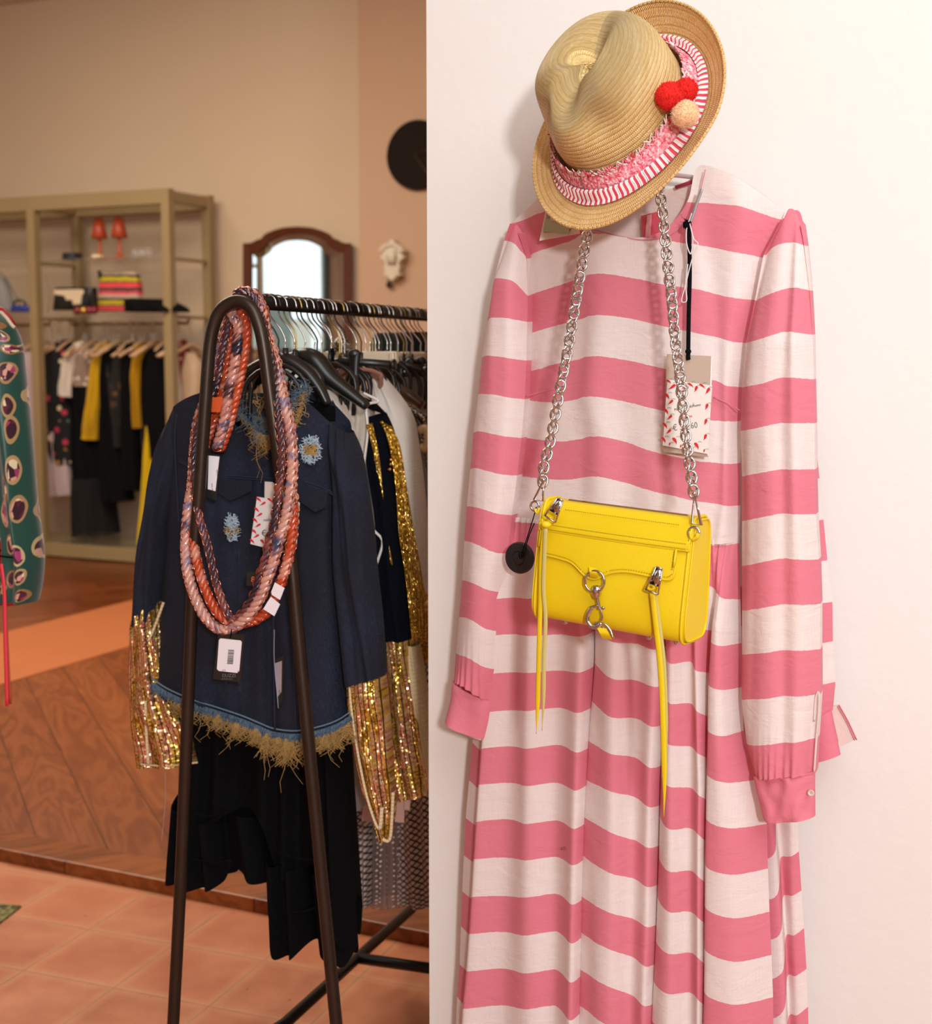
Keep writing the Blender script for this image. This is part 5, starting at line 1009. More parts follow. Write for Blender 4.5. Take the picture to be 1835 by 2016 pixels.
S = [(0, mk({8: 1003, 14: 930, 16: 917, 18: 910, 20: 905, 21: 900}, {8: 1025, 14: 1462, 15: 1536, 16: 1610, 17: 1684, 18: 1755, 19: 1823, 20: 1899, 21: 1963})),
     (.022, mk({8: 1004, 14: 968, 16: 960, 18: 952, 20: 946, 21: 942}, {8: 1025, 14: 1479, 15: 1551, 16: 1624, 17: 1696, 18: 1768, 19: 1839, 20: 1912, 21: 1984})),
     (-.004, mk({8: 1006, 14: 975, 16: 967, 18: 959, 20: 952, 21: 948}, {8: 1025, 14: 1479, 15: 1551, 16: 1624, 17: 1696, 18: 1768, 19: 1839, 20: 1912, 21: 1984})),
     (.045, mk({8: 1007, 14: 972, 16: 962, 18: 953, 20: 944, 21: 938}, {8: 1027, 9: 1099, 10: 1171, 11: 1242, 12: 1317, 13: 1391, 14: 1462, 15: 1532, 16: 1604, 17: 1676, 18: 1749, 19: 1821, 20: 1893, 21: 1965})),
     (.03, mk({8: 1036, 21: 1010}, {8: 1027, 9: 1102, 10: 1171, 11: 1242, 12: 1316, 13: 1390, 14: 1460, 15: 1531, 16: 1602, 17: 1677, 18: 1752, 19: 1822, 20: 1893, 21: 1965})),
     (.05, mk({8: 1075, 21: 1065}, {8: 1028, 12: 1312, 14: 1458, 15: 1530, 16: 1604, 17: 1674, 18: 1746, 19: 1820, 20: 1894, 21: 1964})),
     (.034, mk({8: 1120, 21: 1112}, {8: 1032, 12: 1312, 13: 1384, 14: 1456, 15: 1530, 16: 1603, 17: 1674, 18: 1746, 19: 1819, 20: 1893, 21: 1963})),
     (.06, mk({8: 1182, 12: 1176, 14: 1171, 16: 1165, 18: 1161, 20: 1158, 21: 1157}, {8: 1035, 12: 1309, 13: 1387, 14: 1463, 15: 1536, 16: 1610, 17: 1680, 18: 1756, 19: 1831, 20: 1906, 21: 1979})),
     ((-.012, -.004), mk({8: 1185, 12: 1181, 14: 1176, 16: 1170, 18: 1165, 21: 1160}, {8: 1030, 12: 1304, 13: 1382, 14: 1460, 15: 1530, 16: 1604, 17: 1676, 18: 1754, 19: 1826, 20: 1900, 21: 1972})),
     (.034, mk({8: 1192, 12: 1190, 14: 1177, 16: 1168, 18: 1162, 21: 1158}, {8: 1030, 12: 1298, 13: 1371, 14: 1448, 15: 1523, 16: 1595, 17: 1669, 18: 1749, 19: 1819, 20: 1891, 21: 1961})),
     (.06, mk({8: 1246, 21: 1225}, {8: 1040, 12: 1320, 13: 1394, 14: 1464, 15: 1536, 16: 1614, 17: 1692, 18: 1768, 19: 1838, 20: 1910, 21: 1985})),
     (.035, mk({8: 1272, 21: 1258}, {8: 1046, 12: 1330, 13: 1404, 14: 1480, 15: 1556, 16: 1640, 17: 1714, 18: 1792, 19: 1866, 20: 1940, 21: 2012})),
     (.052, mk({8: 1310, 12: 1316, 14: 1306, 16: 1301, 18: 1299, 21: 1292}, {8: 1052, 12: 1339, 13: 1416, 14: 1496, 15: 1572, 16: 1651, 17: 1727, 18: 1804, 19: 1880, 20: 1956, 21: 2030})),
     ((-.008, 0), mk({8: 1314, 12: 1321, 14: 1311, 16: 1306, 18: 1302, 21: 1296}, {8: 1052, 12: 1345, 13: 1425, 14: 1506, 15: 1584, 16: 1664, 17: 1740, 18: 1820, 19: 1896, 20: 1974, 21: 2050})),
     (.034, mk({8: 1325, 12: 1328, 14: 1317, 16: 1312, 18: 1306, 20: 1299, 21: 1296}, {8: 1058, 12: 1356, 13: 1435, 14: 1517, 15: 1595, 16: 1676, 17: 1753, 18: 1838, 19: 1916, 20: 1991, 21: 2065})),
     (.056, mk({8: 1350, 21: 1340}, {8: 1064, 12: 1370, 13: 1450, 14: 1530, 15: 1612, 16: 1694, 17: 1772, 18: 1853, 19: 1930, 20: 2005})),
     (.034, mk({8: 1375, 21: 1372}, {8: 1068, 9: 1132, 10: 1210, 11: 1295, 12: 1376, 13: 1460, 14: 1540, 15: 1618, 16: 1700, 17: 1780, 18: 1860, 19: 1938, 20: 2012})),
     (.05, mk({8: 1395, 11: 1394, 14: 1401, 21: 1396}, {8: 1069, 9: 1142, 10: 1226, 11: 1308, 12: 1387, 13: 1468, 14: 1549, 15: 1625, 16: 1706, 17: 1786, 18: 1864, 19: 1945, 20: 2020})),
     (.02, mk({8: 1412, 10: 1414, 11: 1409, 14: 1405, 18: 1402, 21: 1399}, {8: 1069, 9: 1152, 10: 1240, 11: 1322, 12: 1410, 13: 1492, 14: 1574, 15: 1660, 16: 1740, 17: 1820, 18: 1902, 19: 1982, 20: 2062})),
     (.052, mk({8: 1425, 9: 1432, 10: 1424, 11: 1419, 12: 1418, 14: 1416, 18: 1412, 21: 1408}, {8: 1069, 9: 1162, 10: 1252, 11: 1335, 12: 1424, 13: 1510, 14: 1596, 15: 1686, 16: 1766, 17: 1848, 18: 1932, 19: 2012, 20: 2094})),
     (.05, mk({8: 1443, 12: 1446, 14: 1462, 21: 1472}, {8: 1068, 9: 1172, 10: 1260, 11: 1345, 12: 1434, 13: 1524, 14: 1612, 15: 1702, 16: 1786, 17: 1870, 18: 1953, 19: 2036})),
     (0, mk({8: 1455, 9: 1458, 12: 1464, 13: 1492, 14: 1510, 15: 1512, 16: 1515, 17: 1519, 18: 1522}, {8: 1066, 9: 1180, 10: 1266, 11: 1352, 12: 1438, 13: 1535, 14: 1622, 15: 1710, 16: 1795, 17: 1880, 18: 1963}))]
ot = [(1003, .0), (1012, .008), (1036, .016), (1062, .025), (1110, .036), (1160, .042), (1212, .052), (1262, .045), (1310, .048), (1345, .043), (1380, .039), (1410, .030), (1455, .0)]
S = [((interp(ot, tb[0][1]), o[1] if isinstance(o, tuple) else o), [(tb[0][0]-.12, tb[0][1], tb[0][2]-10)]+tb[1:]) for o, tb in S]
mb = MB(); patch(mb, PD, S, 8, 190, .014, .007, 33, wf=(9, .9), gat=(.0035, .5, 70, 0), ramp_=9); mb.build('skirt', M_lin, dress)
# gathers: small pleat ridges at the waist
mb = MB()
for k in range(46):
    x = lerp(1012, 1450, k/45)+random.uniform(-3, 3); y = interp([(1006, 1010), (1160, 1033), (1345, 1064), (1455, 1069)], x); L = random.uniform(20, 60)
    q = [PD.at(x, y, .046), PD.at(x+random.uniform(-2, 2), y+L*.5, .049), PD.at(x+random.uniform(-4, 4), y+L, .038)]; 
# left sleeve
LSL = [(0, [(0, 1004, 440), (1, 993, 472), (2, 972, 555), (3, 960, 633), (4, 949, 704), (5, 942, 776), (6, 932, 852), (7, 926, 923), (8, 919, 997), (9, 914, 1064), (10, 910, 1142), (11, 904, 1215), (12, 898, 1286), (12.8, 894, 1345)]),
       (.022, [(0, 1008, 442), (1, 1004, 474), (2, 989, 549), (3, 979, 627), (4, 970, 700), (5, 966, 775), (6, 958, 848), (7, 952, 920), (8, 948, 996), (9, 942, 1064), (10, 935, 1141), (11, 930, 1212), (12, 922, 1286), (12.8, 915, 1342)]),
       (.03, [(0, 1012, 446), (1, 1018, 480), (2, 1010, 551), (3, 1005, 626), (4, 1000, 702), (5, 996, 777), (6, 990, 853), (7, 982, 926), (8, 975, 1001), (9, 968, 1072), (10, 958, 1146), (11, 952, 1217), (12, 946, 1291), (12.8, 935, 1348)]),
       (.024, [(0, 1016, 452), (1, 1028, 494), (2, 1026, 556), (3, 1024, 629), (4, 1022, 706), (5, 1018, 782), (6, 1012, 858), (7, 1004, 932), (8, 996, 1009), (9, 988, 1084), (10, 978, 1158), (11, 974, 1234), (12, 970, 1308), (12.8, 958, 1366)]),
       (0, [(0, 1020, 458), (1, 1037, 508), (2, 1039, 583), (3, 1038, 633), (4, 1036, 710), (5, 1033, 786), (6, 1027, 862), (7, 1018, 936), (8, 1008, 1014), (9, 999, 1090), (10, 994, 1167), (11, 992, 1244), (12, 988, 1319), (12.8, 976, 1382)])]
PS = Plane(PD.o-PD.Y*.03, PD.X)
mb = MB(); patch(mb, PS, [((-.018, o), tb) for o, tb in LSL], 10, 110, .028, .005, 41, wf=(12, 1.0), gat=(.003, .55, 30, 1), ramp_=6); mb.build('sleeve', M_lin, dress)
mb = MB(); loft(mb, PS, [(896, 1338, 976, 1378, .020, .004), (896, 1350, 974, 1390, .022, .004), (893, 1378, 970, 1418, .024, .004), (884, 1413, 962, 1452, .03, .004)], [(1, .004, 0, 0)], 24, 16); mb.build('cuff', M_pink, dress)
mb = MB(); loft(mb, PS, [(895, 1360, 965, 1400, .012, .0), (890, 1422, 957, 1458, .016, .0)], [], 24, 6); mb.build('cuff_lining', M_wlin, dress)
mb = MB(); mb.lathe([(.001, 0), (.0035, 0), (.004, .001), (.001, .0016)], PS.at(894, 1376, .012), 12, fr=(PS.X, V((0, 0, 1)), -PS.Y), cap=False)
mb.build('button', plain('pearl_button', 'd8c8b4', .25), dress)
# right sleeve
RSL = [(0, [(0, 1541, 430), (1, 1503, 502), (2, 1486, 592), (3, 1469, 675), (4, 1461, 763), (5, 1458, 848), (6, 1461, 939), (7, 1461, 1026), (8, 1461, 1114), (9, 1461, 1201), (10, 1461, 1288), (11, 1460, 1377), (12, 1470, 1463), (12.85, 1488, 1530)]),
       (.024, [(0, 1548, 412), (1, 1520, 488), (2, 1503, 587), (3, 1492, 672), (4, 1482, 760), (5, 1482, 845), (6, 1484, 933), (7, 1486, 1020), (8, 1488, 1108), (9, 1486, 1196), (10, 1488, 1282), (11, 1487, 1370), (12, 1490, 1460), (12.85, 1504, 1526)]),
       (.036, [(0, 1556, 410), (1, 1540, 480), (2, 1530, 578), (3, 1524, 664), (4, 1518, 754), (5, 1518, 838), (6, 1522, 926), (7, 1524, 1012), (8, 1524, 1099), (9, 1524, 1188), (10, 1525, 1276), (11, 1525, 1365), (12, 1525, 1455), (12.85, 1530, 1522)]),
       (.030, [(0, 1563, 416), (1, 1560, 477), (2, 1558, 569), (3, 1556, 654), (4, 1552, 743), (5, 1550, 831), (6, 1552, 921), (7, 1554, 1007), (8, 1555, 1094), (9, 1556, 1183), (10, 1556, 1272), (11, 1556, 1361), (12, 1556, 1452), (12.85, 1556, 1519)]),
       (.034, [(0, 1568, 432), (1, 1572, 478), (2, 1576, 568), (3, 1578, 655), (4, 1578, 743), (5, 1580, 831), (6, 1582, 921), (7, 1584, 1008), (8, 1588, 1096), (9, 1590, 1184), (10, 1590, 1273), (11, 1590, 1362), (12, 1586, 1451), (12.85, 1584, 1518)]),
       (0, [(0, 1576, 442), (1, 1583, 482), (2, 1594, 572), (3, 1600, 659), (4, 1602, 747), (5, 1604, 833), (6, 1604, 924), (7, 1606, 1012), (8, 1612, 1101), (9, 1615, 1189), (10, 1615, 1278), (11, 1616, 1366), (12, 1610, 1452), (12.85, 1606, 1521)])]
mb = MB(); patch(mb, PS, [((-.010, o), tb) for o, tb in RSL], 10, 120, .03, .005, 47, wf=(12, 1.0), gat=(.003, .45, 36, 1), ramp_=4); mb.build('sleeve', M_lin, dress)
mb = MB(); loft(mb, PS, [(1487, 1524, 1607, 1515, .026, .004), (1489, 1536, 1606, 1526, .027, .004), (1499, 1576, 1606, 1562, .029, .004), (1509, 1611, 1606, 1605, .028, .004)], [(1.5, .003, 0, 0)], 26, 16, wr=.006, seed=2); mb.build('cuff', M_pink, dress)
mb = MB(); c = PS.at(1597, 1561, .026); mb.lathe([(.001, .001), (.003, .001), (.0042, .0022), (.0048, .001), (.0045, 0), (.001, 0)], c, 20, fr=(PS.X, V((0, 0, 1)), -PS.Y), cap=False); mb.build('button', plain('pearl_button', 'd8c8b4', .25), dress)
mb = MB(); mb.tube(pxpath(PS, [(1603, 1520), (1607, 1460), (1612, 1400), (1612, 1364), (1606, 1375), (1603, 1420)], .012), .0016, 5); mb.build('sleeve_placket', M_wlin, dress)
mb = MB(); mb.tube(pxpath(PD, [(1162, 450), (1212, 463), (1262, 472), (1310, 466), (1345, 440), (1373, 395), (1389, 334)], .043), .0010, 6); mb.build('neck_binding', plain('pink_binding', 'd890a0', .8), dress)
mb = MB(); patch(mb, Plane(PD.o+PD.Y*.004, PD.X), [(0, [(-1.9, 1105, 360), (-1.2, 1105, 480)]), (.006, [(-1.9, 1180, 380), (-1.2, 1180, 490)]), (.002, [(-1.9, 1262, 385), (-1.2, 1262, 490)]), (.006, [(-1.9, 1330, 370), (-1.2, 1340, 480)]), (0, [(-1.9, 1392, 334), (-1.2, 1392, 450)])], 4, 12, .004, 0, 1); mb.build('back_neck', M_wlin, dress)
mb = MB(); mb.prism([PD.at(x, y, .012) for x, y in ((1262, 425), (1300, 415), (1304, 466), (1265, 472))], PD.Y*.001); mb.prism([PD.at(x, y, .0135) for x, y in ((1274, 424), (1283, 421), (1280, 468), (1270, 468))], PD.Y*.001, 1)
mb.build('woven_label', [plain('deep_pink_label', 'cc4a5c', .6), plain('pink_label', 'e8a0a4', .6)], dress, smooth=False)
text(PD, 'LT', 1329, 642, 8, .052, M_ink, dress, 'printed_letters', sxx=.7); text(PD, 'ATI', 1104, 1674, 9, .052, M_ink, dress, 'printed_letters', sxx=.7)
# seams: bust darts
mb = MB(); mb.tube(pxpath(PD, [(1035, 780), (1070, 771), (1118, 762)], .038, 6), .0007, 5); mb.build('dart_seam', M_pink, dress); mb = MB(); mb.tube(pxpath(PD, [(1405, 782), (1430, 793), (1457, 808)], .034, 6), .0008, 5); mb.build('dart_seam', M_pink, dress)
# ---- dress hanging behind it
dress2 = thing('striped_dress', 'rear pink and white striped dress, its sleeve and cuff showing right of the front one', 'dress', PD2(1290, 480))
SL2 = [(0, [(4, 1560, 700), (5, 1562, 860), (6, 1565, 945), (7, 1568, 1026), (8, 1570, 1106), (9, 1574, 1188), (10, 1576, 1266), (11, 1580, 1346), (12, 1596, 1424)]),
       (.014, [(4, 1590, 700), (5, 1590, 858), (6, 1596, 943), (7, 1600, 1024), (8, 1604, 1104), (9, 1610, 1186), (10, 1612, 1264), (11, 1616, 1345), (12, 1614, 1410)]),
       (0, [(4, 1598, 700), (5, 1605, 868), (6, 1613, 942), (7, 1621, 1023), (8, 1629, 1103), (9, 1639, 1185), (10, 1640, 1262), (11, 1645, 1343), (12, 1640, 1398)])]
PS2 = Plane(PD2.o-PD2.Y*.006, PD2.X)
SL2 = [(o, [(k-1, x, y) for k, x, y in tb]) for o, tb in SL2]
mb = MB(); patch(mb, PS2, SL2, 8, 60, .008, .003, 5); mb.build('sleeve', M_lin, dress2)
mb = MB(); loft(mb, PS2, [(1598, 1418, 1638, 1396, .012, .004), (1600, 1460, 1647, 1440, .014, .004), (1604, 1499, 1656, 1484, .014, .004)], [], 20, 10); mb.build('cuff', M_pink, dress2)
mb = MB(); mb.prism([PS2.at(x, y, .0) for x, y in ((1636, 1391), (1652, 1388), (1670, 1420), (1686, 1455), (1654, 1470), (1644, 1430))], PD2.Y*.003); mb.build('cuff_facing', M_wlin, dress2, smooth=False)
mb = MB(); mb.tube(pxpath(PS2, [(1652, 1388), (1670, 1420), (1687, 1457)], .002, 5), .0009, 5); mb.tube(pxpath(PS2, [(1649, 1390), (1667, 1422), (1683, 1458)], .002, 5), .0006, 5);  mb.build('cuff_piping', M_pink, dress2)
S2 = [(0, mk({13: 1400, 18: 1380}, {13: 1560, 14: 1600, 15: 1685, 16: 1765, 17: 1845, 18: 1925})),
      (.012, mk({13: 1480, 18: 1490}, {13: 1540, 14: 1606, 15: 1688, 16: 1765, 17: 1845, 18: 1925})),
      (.02, mk({13: 1515, 14: 1520, 15: 1531, 16: 1536, 17: 1541, 18: 1545, 19: 1547}, {13: 1530, 14: 1600, 15: 1672, 16: 1753, 17: 1831, 18: 1906, 19: 1982})),
      (-.002, mk({13: 1528, 14: 1530, 15: 1536, 16: 1541, 17: 1546, 18: 1549, 19: 1552}, {13: 1530, 14: 1610, 15: 1690, 16: 1767, 17: 1846, 18: 1925, 19: 2003})),
      (.008, mk({13: 1555, 14: 1558, 16: 1562, 19: 1572}, {13: 1530, 14: 1600, 15: 1683, 16: 1760, 17: 1838, 18: 1918, 19: 1995})),
      (0, mk({13: 1566, 14: 1569, 15: 1573, 16: 1578, 17: 1583, 18: 1588, 19: 1591}, {13: 1530, 14: 1597, 15: 1676, 16: 1753, 17: 1827, 18: 1908, 19: 1982}))]
S2 = [(o, [(k+(1 if i_ > 2 else 0), x, y) for k, x, y in tb]) for i_, (o, tb) in enumerate(S2)]
mb = MB(); patch(mb, PD2, S2, 6, 90, .006, .002, 8); mb.build('skirt', M_lin, dress2)
B2 = [(0, [(2, 1060, 430), (8, 1030, 1000), (15, 1010, 1540)]), (.006, [(2, 1200, 400), (8, 1200, 1000), (15, 1200, 1540)]), (.006, [(2, 1400, 380), (8, 1400, 1000), (15, 1400, 1540)]), (0, [(2, 1520, 440), (8, 1440, 1000), (15, 1550, 1540)])]
mb = MB(); patch(mb, PD2, B2, 6, 60, .004, .001, 9); mb.build('bodice', M_lin, dress2)
# hanger and wall hook
hk = PD.at(1240, 250, -.01); wk = onplane(1240, 235, A2*pb, A2)
h = thing('wall_hook', 'steel hook on the white pier, hidden behind the straw hat', 'hook', wk)
mb = MB(); mb.lathe([(.001, 0), (.02, 0), (.02, .006), (.001, .006)], wk, 20, fr=(A1, V((0, 0, 1)), -A2), cap=False); mb.tube(cr([wk, wk-A2*.05, wk-A2*.11, wk-A2*.145+V((0, 0, .012)), wk-A2*.15+V((0, 0, .03))], 5), .004, 8); mb.build('hook', M_steel, h)
M_acr = plain('clear_acrylic', 'e0c8c4', .1, var=.02, Transmission__Weight=.4)
for i, (P_, o_) in enumerate(((PD, .0), (PD2, .0))):
    kx = 1 if i == 0 else .9
    h = thing('dress_hanger', ('clear hanger with a red edge inside the front striped dress' if i == 0 else 'clear hanger inside the rear striped dress'), 'hanger', P_(1240, 300))
    top = wk-A2*(.12-.04*i)+V((0, 0, .004)); mid = P_(1245, 345)
    mb = MB(); mb.tube(cr([top+A1*.012, top+V((0, 0, .014)), top-A1*.014, top-A1*.004+V((0, 0, -.03)), mid], 6), .002, 6); mb.build('hook', M_steel, h)
    mb = MB(); mb.tube(cr([P_(1040, 428), P_(1140, 385), P_(1245, 348), P_(1380, 352), P_(1520, 410)], 6), .0055, 8, flat=.6); mb.build('arm', M_acr, h)
    if i == 0: mb = MB(); mb.tube([P_.at(1330, 369, .012), P_.at(1388, 350, .012)], .0028, 6); mb.build('red_edge', plain('crimson_edge', 'b03050', .4), h)
# ================================================================== STRAW HAT
def mat_straw(name, a, b, c_, rings):
    t = NT(name); x, y, z = t.sep(t.uv()); 
    yy = t.math('ADD', y, t.math('MULTIPLY', t.math('SUBTRACT', t.noise(t.uv(), 30, 2), .5), .0012))
    r = t.math('FRACT', t.math('MULTIPLY', yy, rings)); groove = t.math('MINIMUM', r, t.math('SUBTRACT', 1.0, r))
    zig = t.math('ABSOLUTE', t.math('SUBTRACT', r, .5))
    w_ = t.math('SINE', t.math('ADD', t.math('MULTIPLY', x, 2300), t.math('MULTIPLY', zig, 9)))
    h = t.math('ADD', t.math('MULTIPLY', t.math('MINIMUM', groove, .2), 4), t.math('MULTIPLY', w_, .35))
    n = t.noise(t.uv(scale=(1, 2, 1)), 260, 3, .7); n2 = t.noise(t.uv(), 45, 3)
    f = t.math('ADD', t.math('MULTIPLY', w_, .12), t.math('ADD', t.math('MULTIPLY', n, .7), t.math('MULTIPLY', n2, .35)))
    col_ = t.ramp(f, [(.35, a), (.55, b), (.78, c_)]); col_ = t.mix(t.math('MULTIPLY', t.math('LESS_THAN', groove, .09), .5), col_, a)
    t.bump(h, .8, .0016); return t.out(col_, .55, 0, Sheen__Weight=.1)
M_straw = mat_straw('straw_braid', 'cc9c50', 'edcb84', 'fbeabb', 120.0); M_brim = mat_straw('straw_braid_brim', 'cc9446', 'ecbd74', 'f8dda4', 135.0)
Fv = V((0, math.cos(PITCH), -math.sin(PITCH))); Uv = V((0, math.sin(PITCH), math.cos(PITCH))); Rv = V((1, 0, 0))
tl = math.radians(44)
hz = (Fv*-math.cos(tl)+(Rv*-.80+Uv*.60).normalized()*math.sin(tl)).normalized()      # crown axis
hx = (Rv*-.34+Uv*-.94); hx = (hx-hz*hx.dot(hz)).normalized(); hy = hz.cross(hx)       # front of the hat, side
hc = onplane(1235, 237, V((0, 1.985, 0)), V((0, 1, 0)))                                # centre of the crown opening
HM = Matrix(((hx.x, hy.x, hz.x, hc.x), (hx.y, hy.y, hz.y, hc.y), (hx.z, hy.z, hz.z, hc.z), (0, 0, 0, 1)))
hat = thing('straw_hat', 'tilted straw hat with pink and white fringed band and pompoms over the dress neck', 'hat', hc, mat=HM)
HH = .138; ra, rb = .104, .092
def crown_pt(ph, s):          # s 0 tip centre .. 1 base, local coordinates
    th_ = s*PI/2; e = 2/4.2; r = math.sin(th_)**e if s > 0 else 0; z = HH*(math.cos(th_)**e if s < 1 else 0)
    tp = 1+.05*(z/HH); x = ra*r*tp*math.cos(ph); y = rb*r*tp*math.sin(ph)
    k = max(0, z/HH)
    cx, cy = .004, .006
    z -= .032*math.exp(-(((y-cy)/.021)**2))*math.exp(-(((x-cx)/.058)**2))*k**3
    z += .006*math.exp(-(((abs(y-cy)-.040)/.024)**2))*math.exp(-((x/.07)**2))*k**2
    for sg in (-1, 1):        # front pinch
        d = ((math.atan2(math.sin(ph-sg*.62), math.cos(ph-sg*.62))/.34)**2+((z-HH*.78)/.04)**2); q = math.exp(-d)*.020*(1 if sg < 0 else .8)
        x -= q*math.cos(ph)*1.0; y -= q*math.sin(ph)*1.0
    z -= .016*math.exp(-((x-.075)/.03)**2)*k**2
    return x, y, z
def W(x, y, z): return hc+hx*x+hy*y+hz*z
def crown(u, v):
    ph = u*2*PI+PI; s = v**1.15; x, y, z = crown_pt(ph, s); L = s*.17
    e = 2/4.2; rr_ = math.sin(s*PI/2)**e if s > 0 else 0; zz_ = math.cos(s*PI/2)**e if s < 1 else 0
    L = ra*rr_+HH*(1-zz_)
    return W(x, y, z), (ph*max(.02, ra*rr_), L), 0.0
mb = MB(); mb.grid(crown, 140, 80); mb.build('crown', M_straw, hat, local=HM)
def brim_w(ph): return interp([(0, .068), (.8, .064), (1.6, .068), (2.4, .066), (PI, .068), (3.9, .066), (4.7, .060), (5.5, .062), (2*PI, .068)], ph % (2*PI))
def brim_z(ph, t):
    c, s = math.cos(ph), math.sin(ph)
    zc = -.008*max(0, c)**2 + .052*max(0, -c)**1.6 + .020*max(0, s)**2*(1 if s > 0 else 0) + .002*max(0, -s)**2
    return -.002+zc*t**1.6-.004*math.sin(PI*t)
def brim_pt(ph, t):
    wd = brim_w(ph); zz = brim_z(ph, t); sh = .85 if abs(zz) > .03 else 1
    r = 1+0*t; x = (ra+wd*t*(1-.12*max(0, -math.cos(ph))))*math.cos(ph); y = (rb+wd*t*.98)*math.sin(ph); return x, y, zz
def brim(u, v):
    ph = u*2*PI+PI; x, y, z = brim_pt(ph, v); return W(x, y, z), (ph*.14, .21+v*.062), 0.0
mb = MB(); mb.grid(brim, 120, 20)
def brimu(u, v):
    ph = u*2*PI; x, y, z = brim_pt(ph, v); return W(x, y, z-.0022), (ph*.14, .21+v*.062), 0.0
mb.grid(brimu, 120, 20, closeu=True, flip=True)
edge = [W(brim_pt(k/120*2*PI, 1)[0], brim_pt(k/120*2*PI, 1)[1], brim_pt(k/120*2*PI, 1)[2]-.001) for k in range(120)]; mb.tube(edge, .0022, 8, closed=True)
mb.build('brim', M_brim, hat, local=HM)
# band: braid plus two fringes of threads
t = NT('band_weave'); x, y, z = t.sep(t.uv()); M_band = t.out(t.ramp(t.noise(t.uv(scale=(1, 1, 1)), 220, 3, .7), [(.38, 'd84a60'), (.5, 'f08898'), (.62, 'f6dcd8')]), .9)
t.bump(t.vor(t.uv(), 320), .8, .002)
M_th1 = plain('coral_thread', 'e0465a', .85, var=.12); M_th2 = plain('white_thread', 'f4e4e0', .85, var=.04); M_th3 = plain('pink_thread_light', 'f090a4', .85, var=.1)
def side_pt(ph, z, out=0):
    z = max(z, 0); tp = 1+.05*(z/HH); e = 4.2; r = (1-min(.999, z/HH)**e)**(1/e); return ((ra*r*tp+out)*math.cos(ph), (rb*r*tp+out)*math.sin(ph), z)
def bandf(u, v):
    ph = u*2*PI; x, y, z = side_pt(ph, .006+v*.024, .018-.013*v+.002*math.sin(v*PI)); return W(x, y, z), (ph*.1, v*.02), 0.0
mb = MB(); mb.grid(bandf, 120, 6, closeu=True); mb.build('band', M_band, hat, local=HM)
mb = MB(); NF = 540
for k in range(NF):
    ph = 2*PI*k/NF+random.uniform(-.004, .004); g = (k//3) % 2; m = 0 if g == 0 else 1
    a_ = side_pt(ph, .009, .0185); bb = brim_pt(ph, .50); q = [W(*a_), W(a_[0]*1.03, a_[1]*1.03, a_[2]+.0005), W(lerp(a_[0], bb[0], .6), lerp(a_[1], bb[1], .6), bb[2]+.0045), W(bb[0], bb[1], bb[2]+.003)]
    if m == 1: q = [p+hz*.0012 for p in q]
    mb.tube(q, [.0011, .0011, .0012, .0009], 4, mi=m, cap=False)
for k in range(560):
    ph = 2*PI*k/560+random.uniform(-.01, .01); m = random.choice((0, 1, 1, 2)); z0 = .027+random.uniform(-.004, .003); a_ = side_pt(ph, z0, .006); l = random.uniform(.006, .012); c_ = side_pt(ph+random.uniform(-.05, .09), z0+l, .0055+random.uniform(0, .003)); mm = side_pt(ph+.01, z0+l*.5, .0085)
    mb.tube([W(*a_), W(*mm), W(*c_)], [.0011, .0011, .0006], 4, mi=m, cap=False)
for k in range(300):
    ph = 2*PI*k/300; m = random.choice((0, 1, 2)); z0 = random.uniform(.008, .022); a_ = side_pt(ph, z0, .0205-z0*.5); c_ = side_pt(ph+random.choice((-.04, .04)), z0+.006, .0195-z0*.5)
    mb.tube([W(*a_), W(*c_)], [.001, .0008], 4, mi=m, cap=False)
mb.build('band_fringe', [M_th1, M_th2, M_th3], hat, local=HM)
def pompom(px, py, Y, r, mat, nm, core, label=None, fz=.5):
    c = onplane(px, py, V((0, Y, 0)), V((0, 1, 0))); mb = MB(); mb.ball(c, r*.97, 28, jit=.06)
    for _ in range(1500):
        d = V((random.gauss(0, 1), random.gauss(0, 1), random.gauss(0, 1))).normalized(); 
        if d.y > .5: continue
        L = r*random.uniform(.98, 1.07); p = c+d*r*.8; mb.tube([p, c+d*L+V((random.uniform(-1, 1), 0, random.uniform(-1, 1)))*r*.04], [.0007, .0003], 3, cap=False)
    mb.build(nm, mat, hat, local=HM, label=label)
M_pr = plain('red_pompom', 'e01c14', .95, var=.12, vs=60); M_pp = plain('peach_pompom', 'f0bd8c', .95, var=.05, vs=60, Sheen__Weight=.5)
pompom(1350, 178, 1.885, .0162, M_pr, 'pompom', 0, 'red pompom behind'); pompom(1318, 189, 1.865, .0185, M_pr, 'pompom', 0, 'red pompom in front'); pompom(1349, 225, 1.86, .0183, M_pp, 'pompom', 0, 'peach pompom')
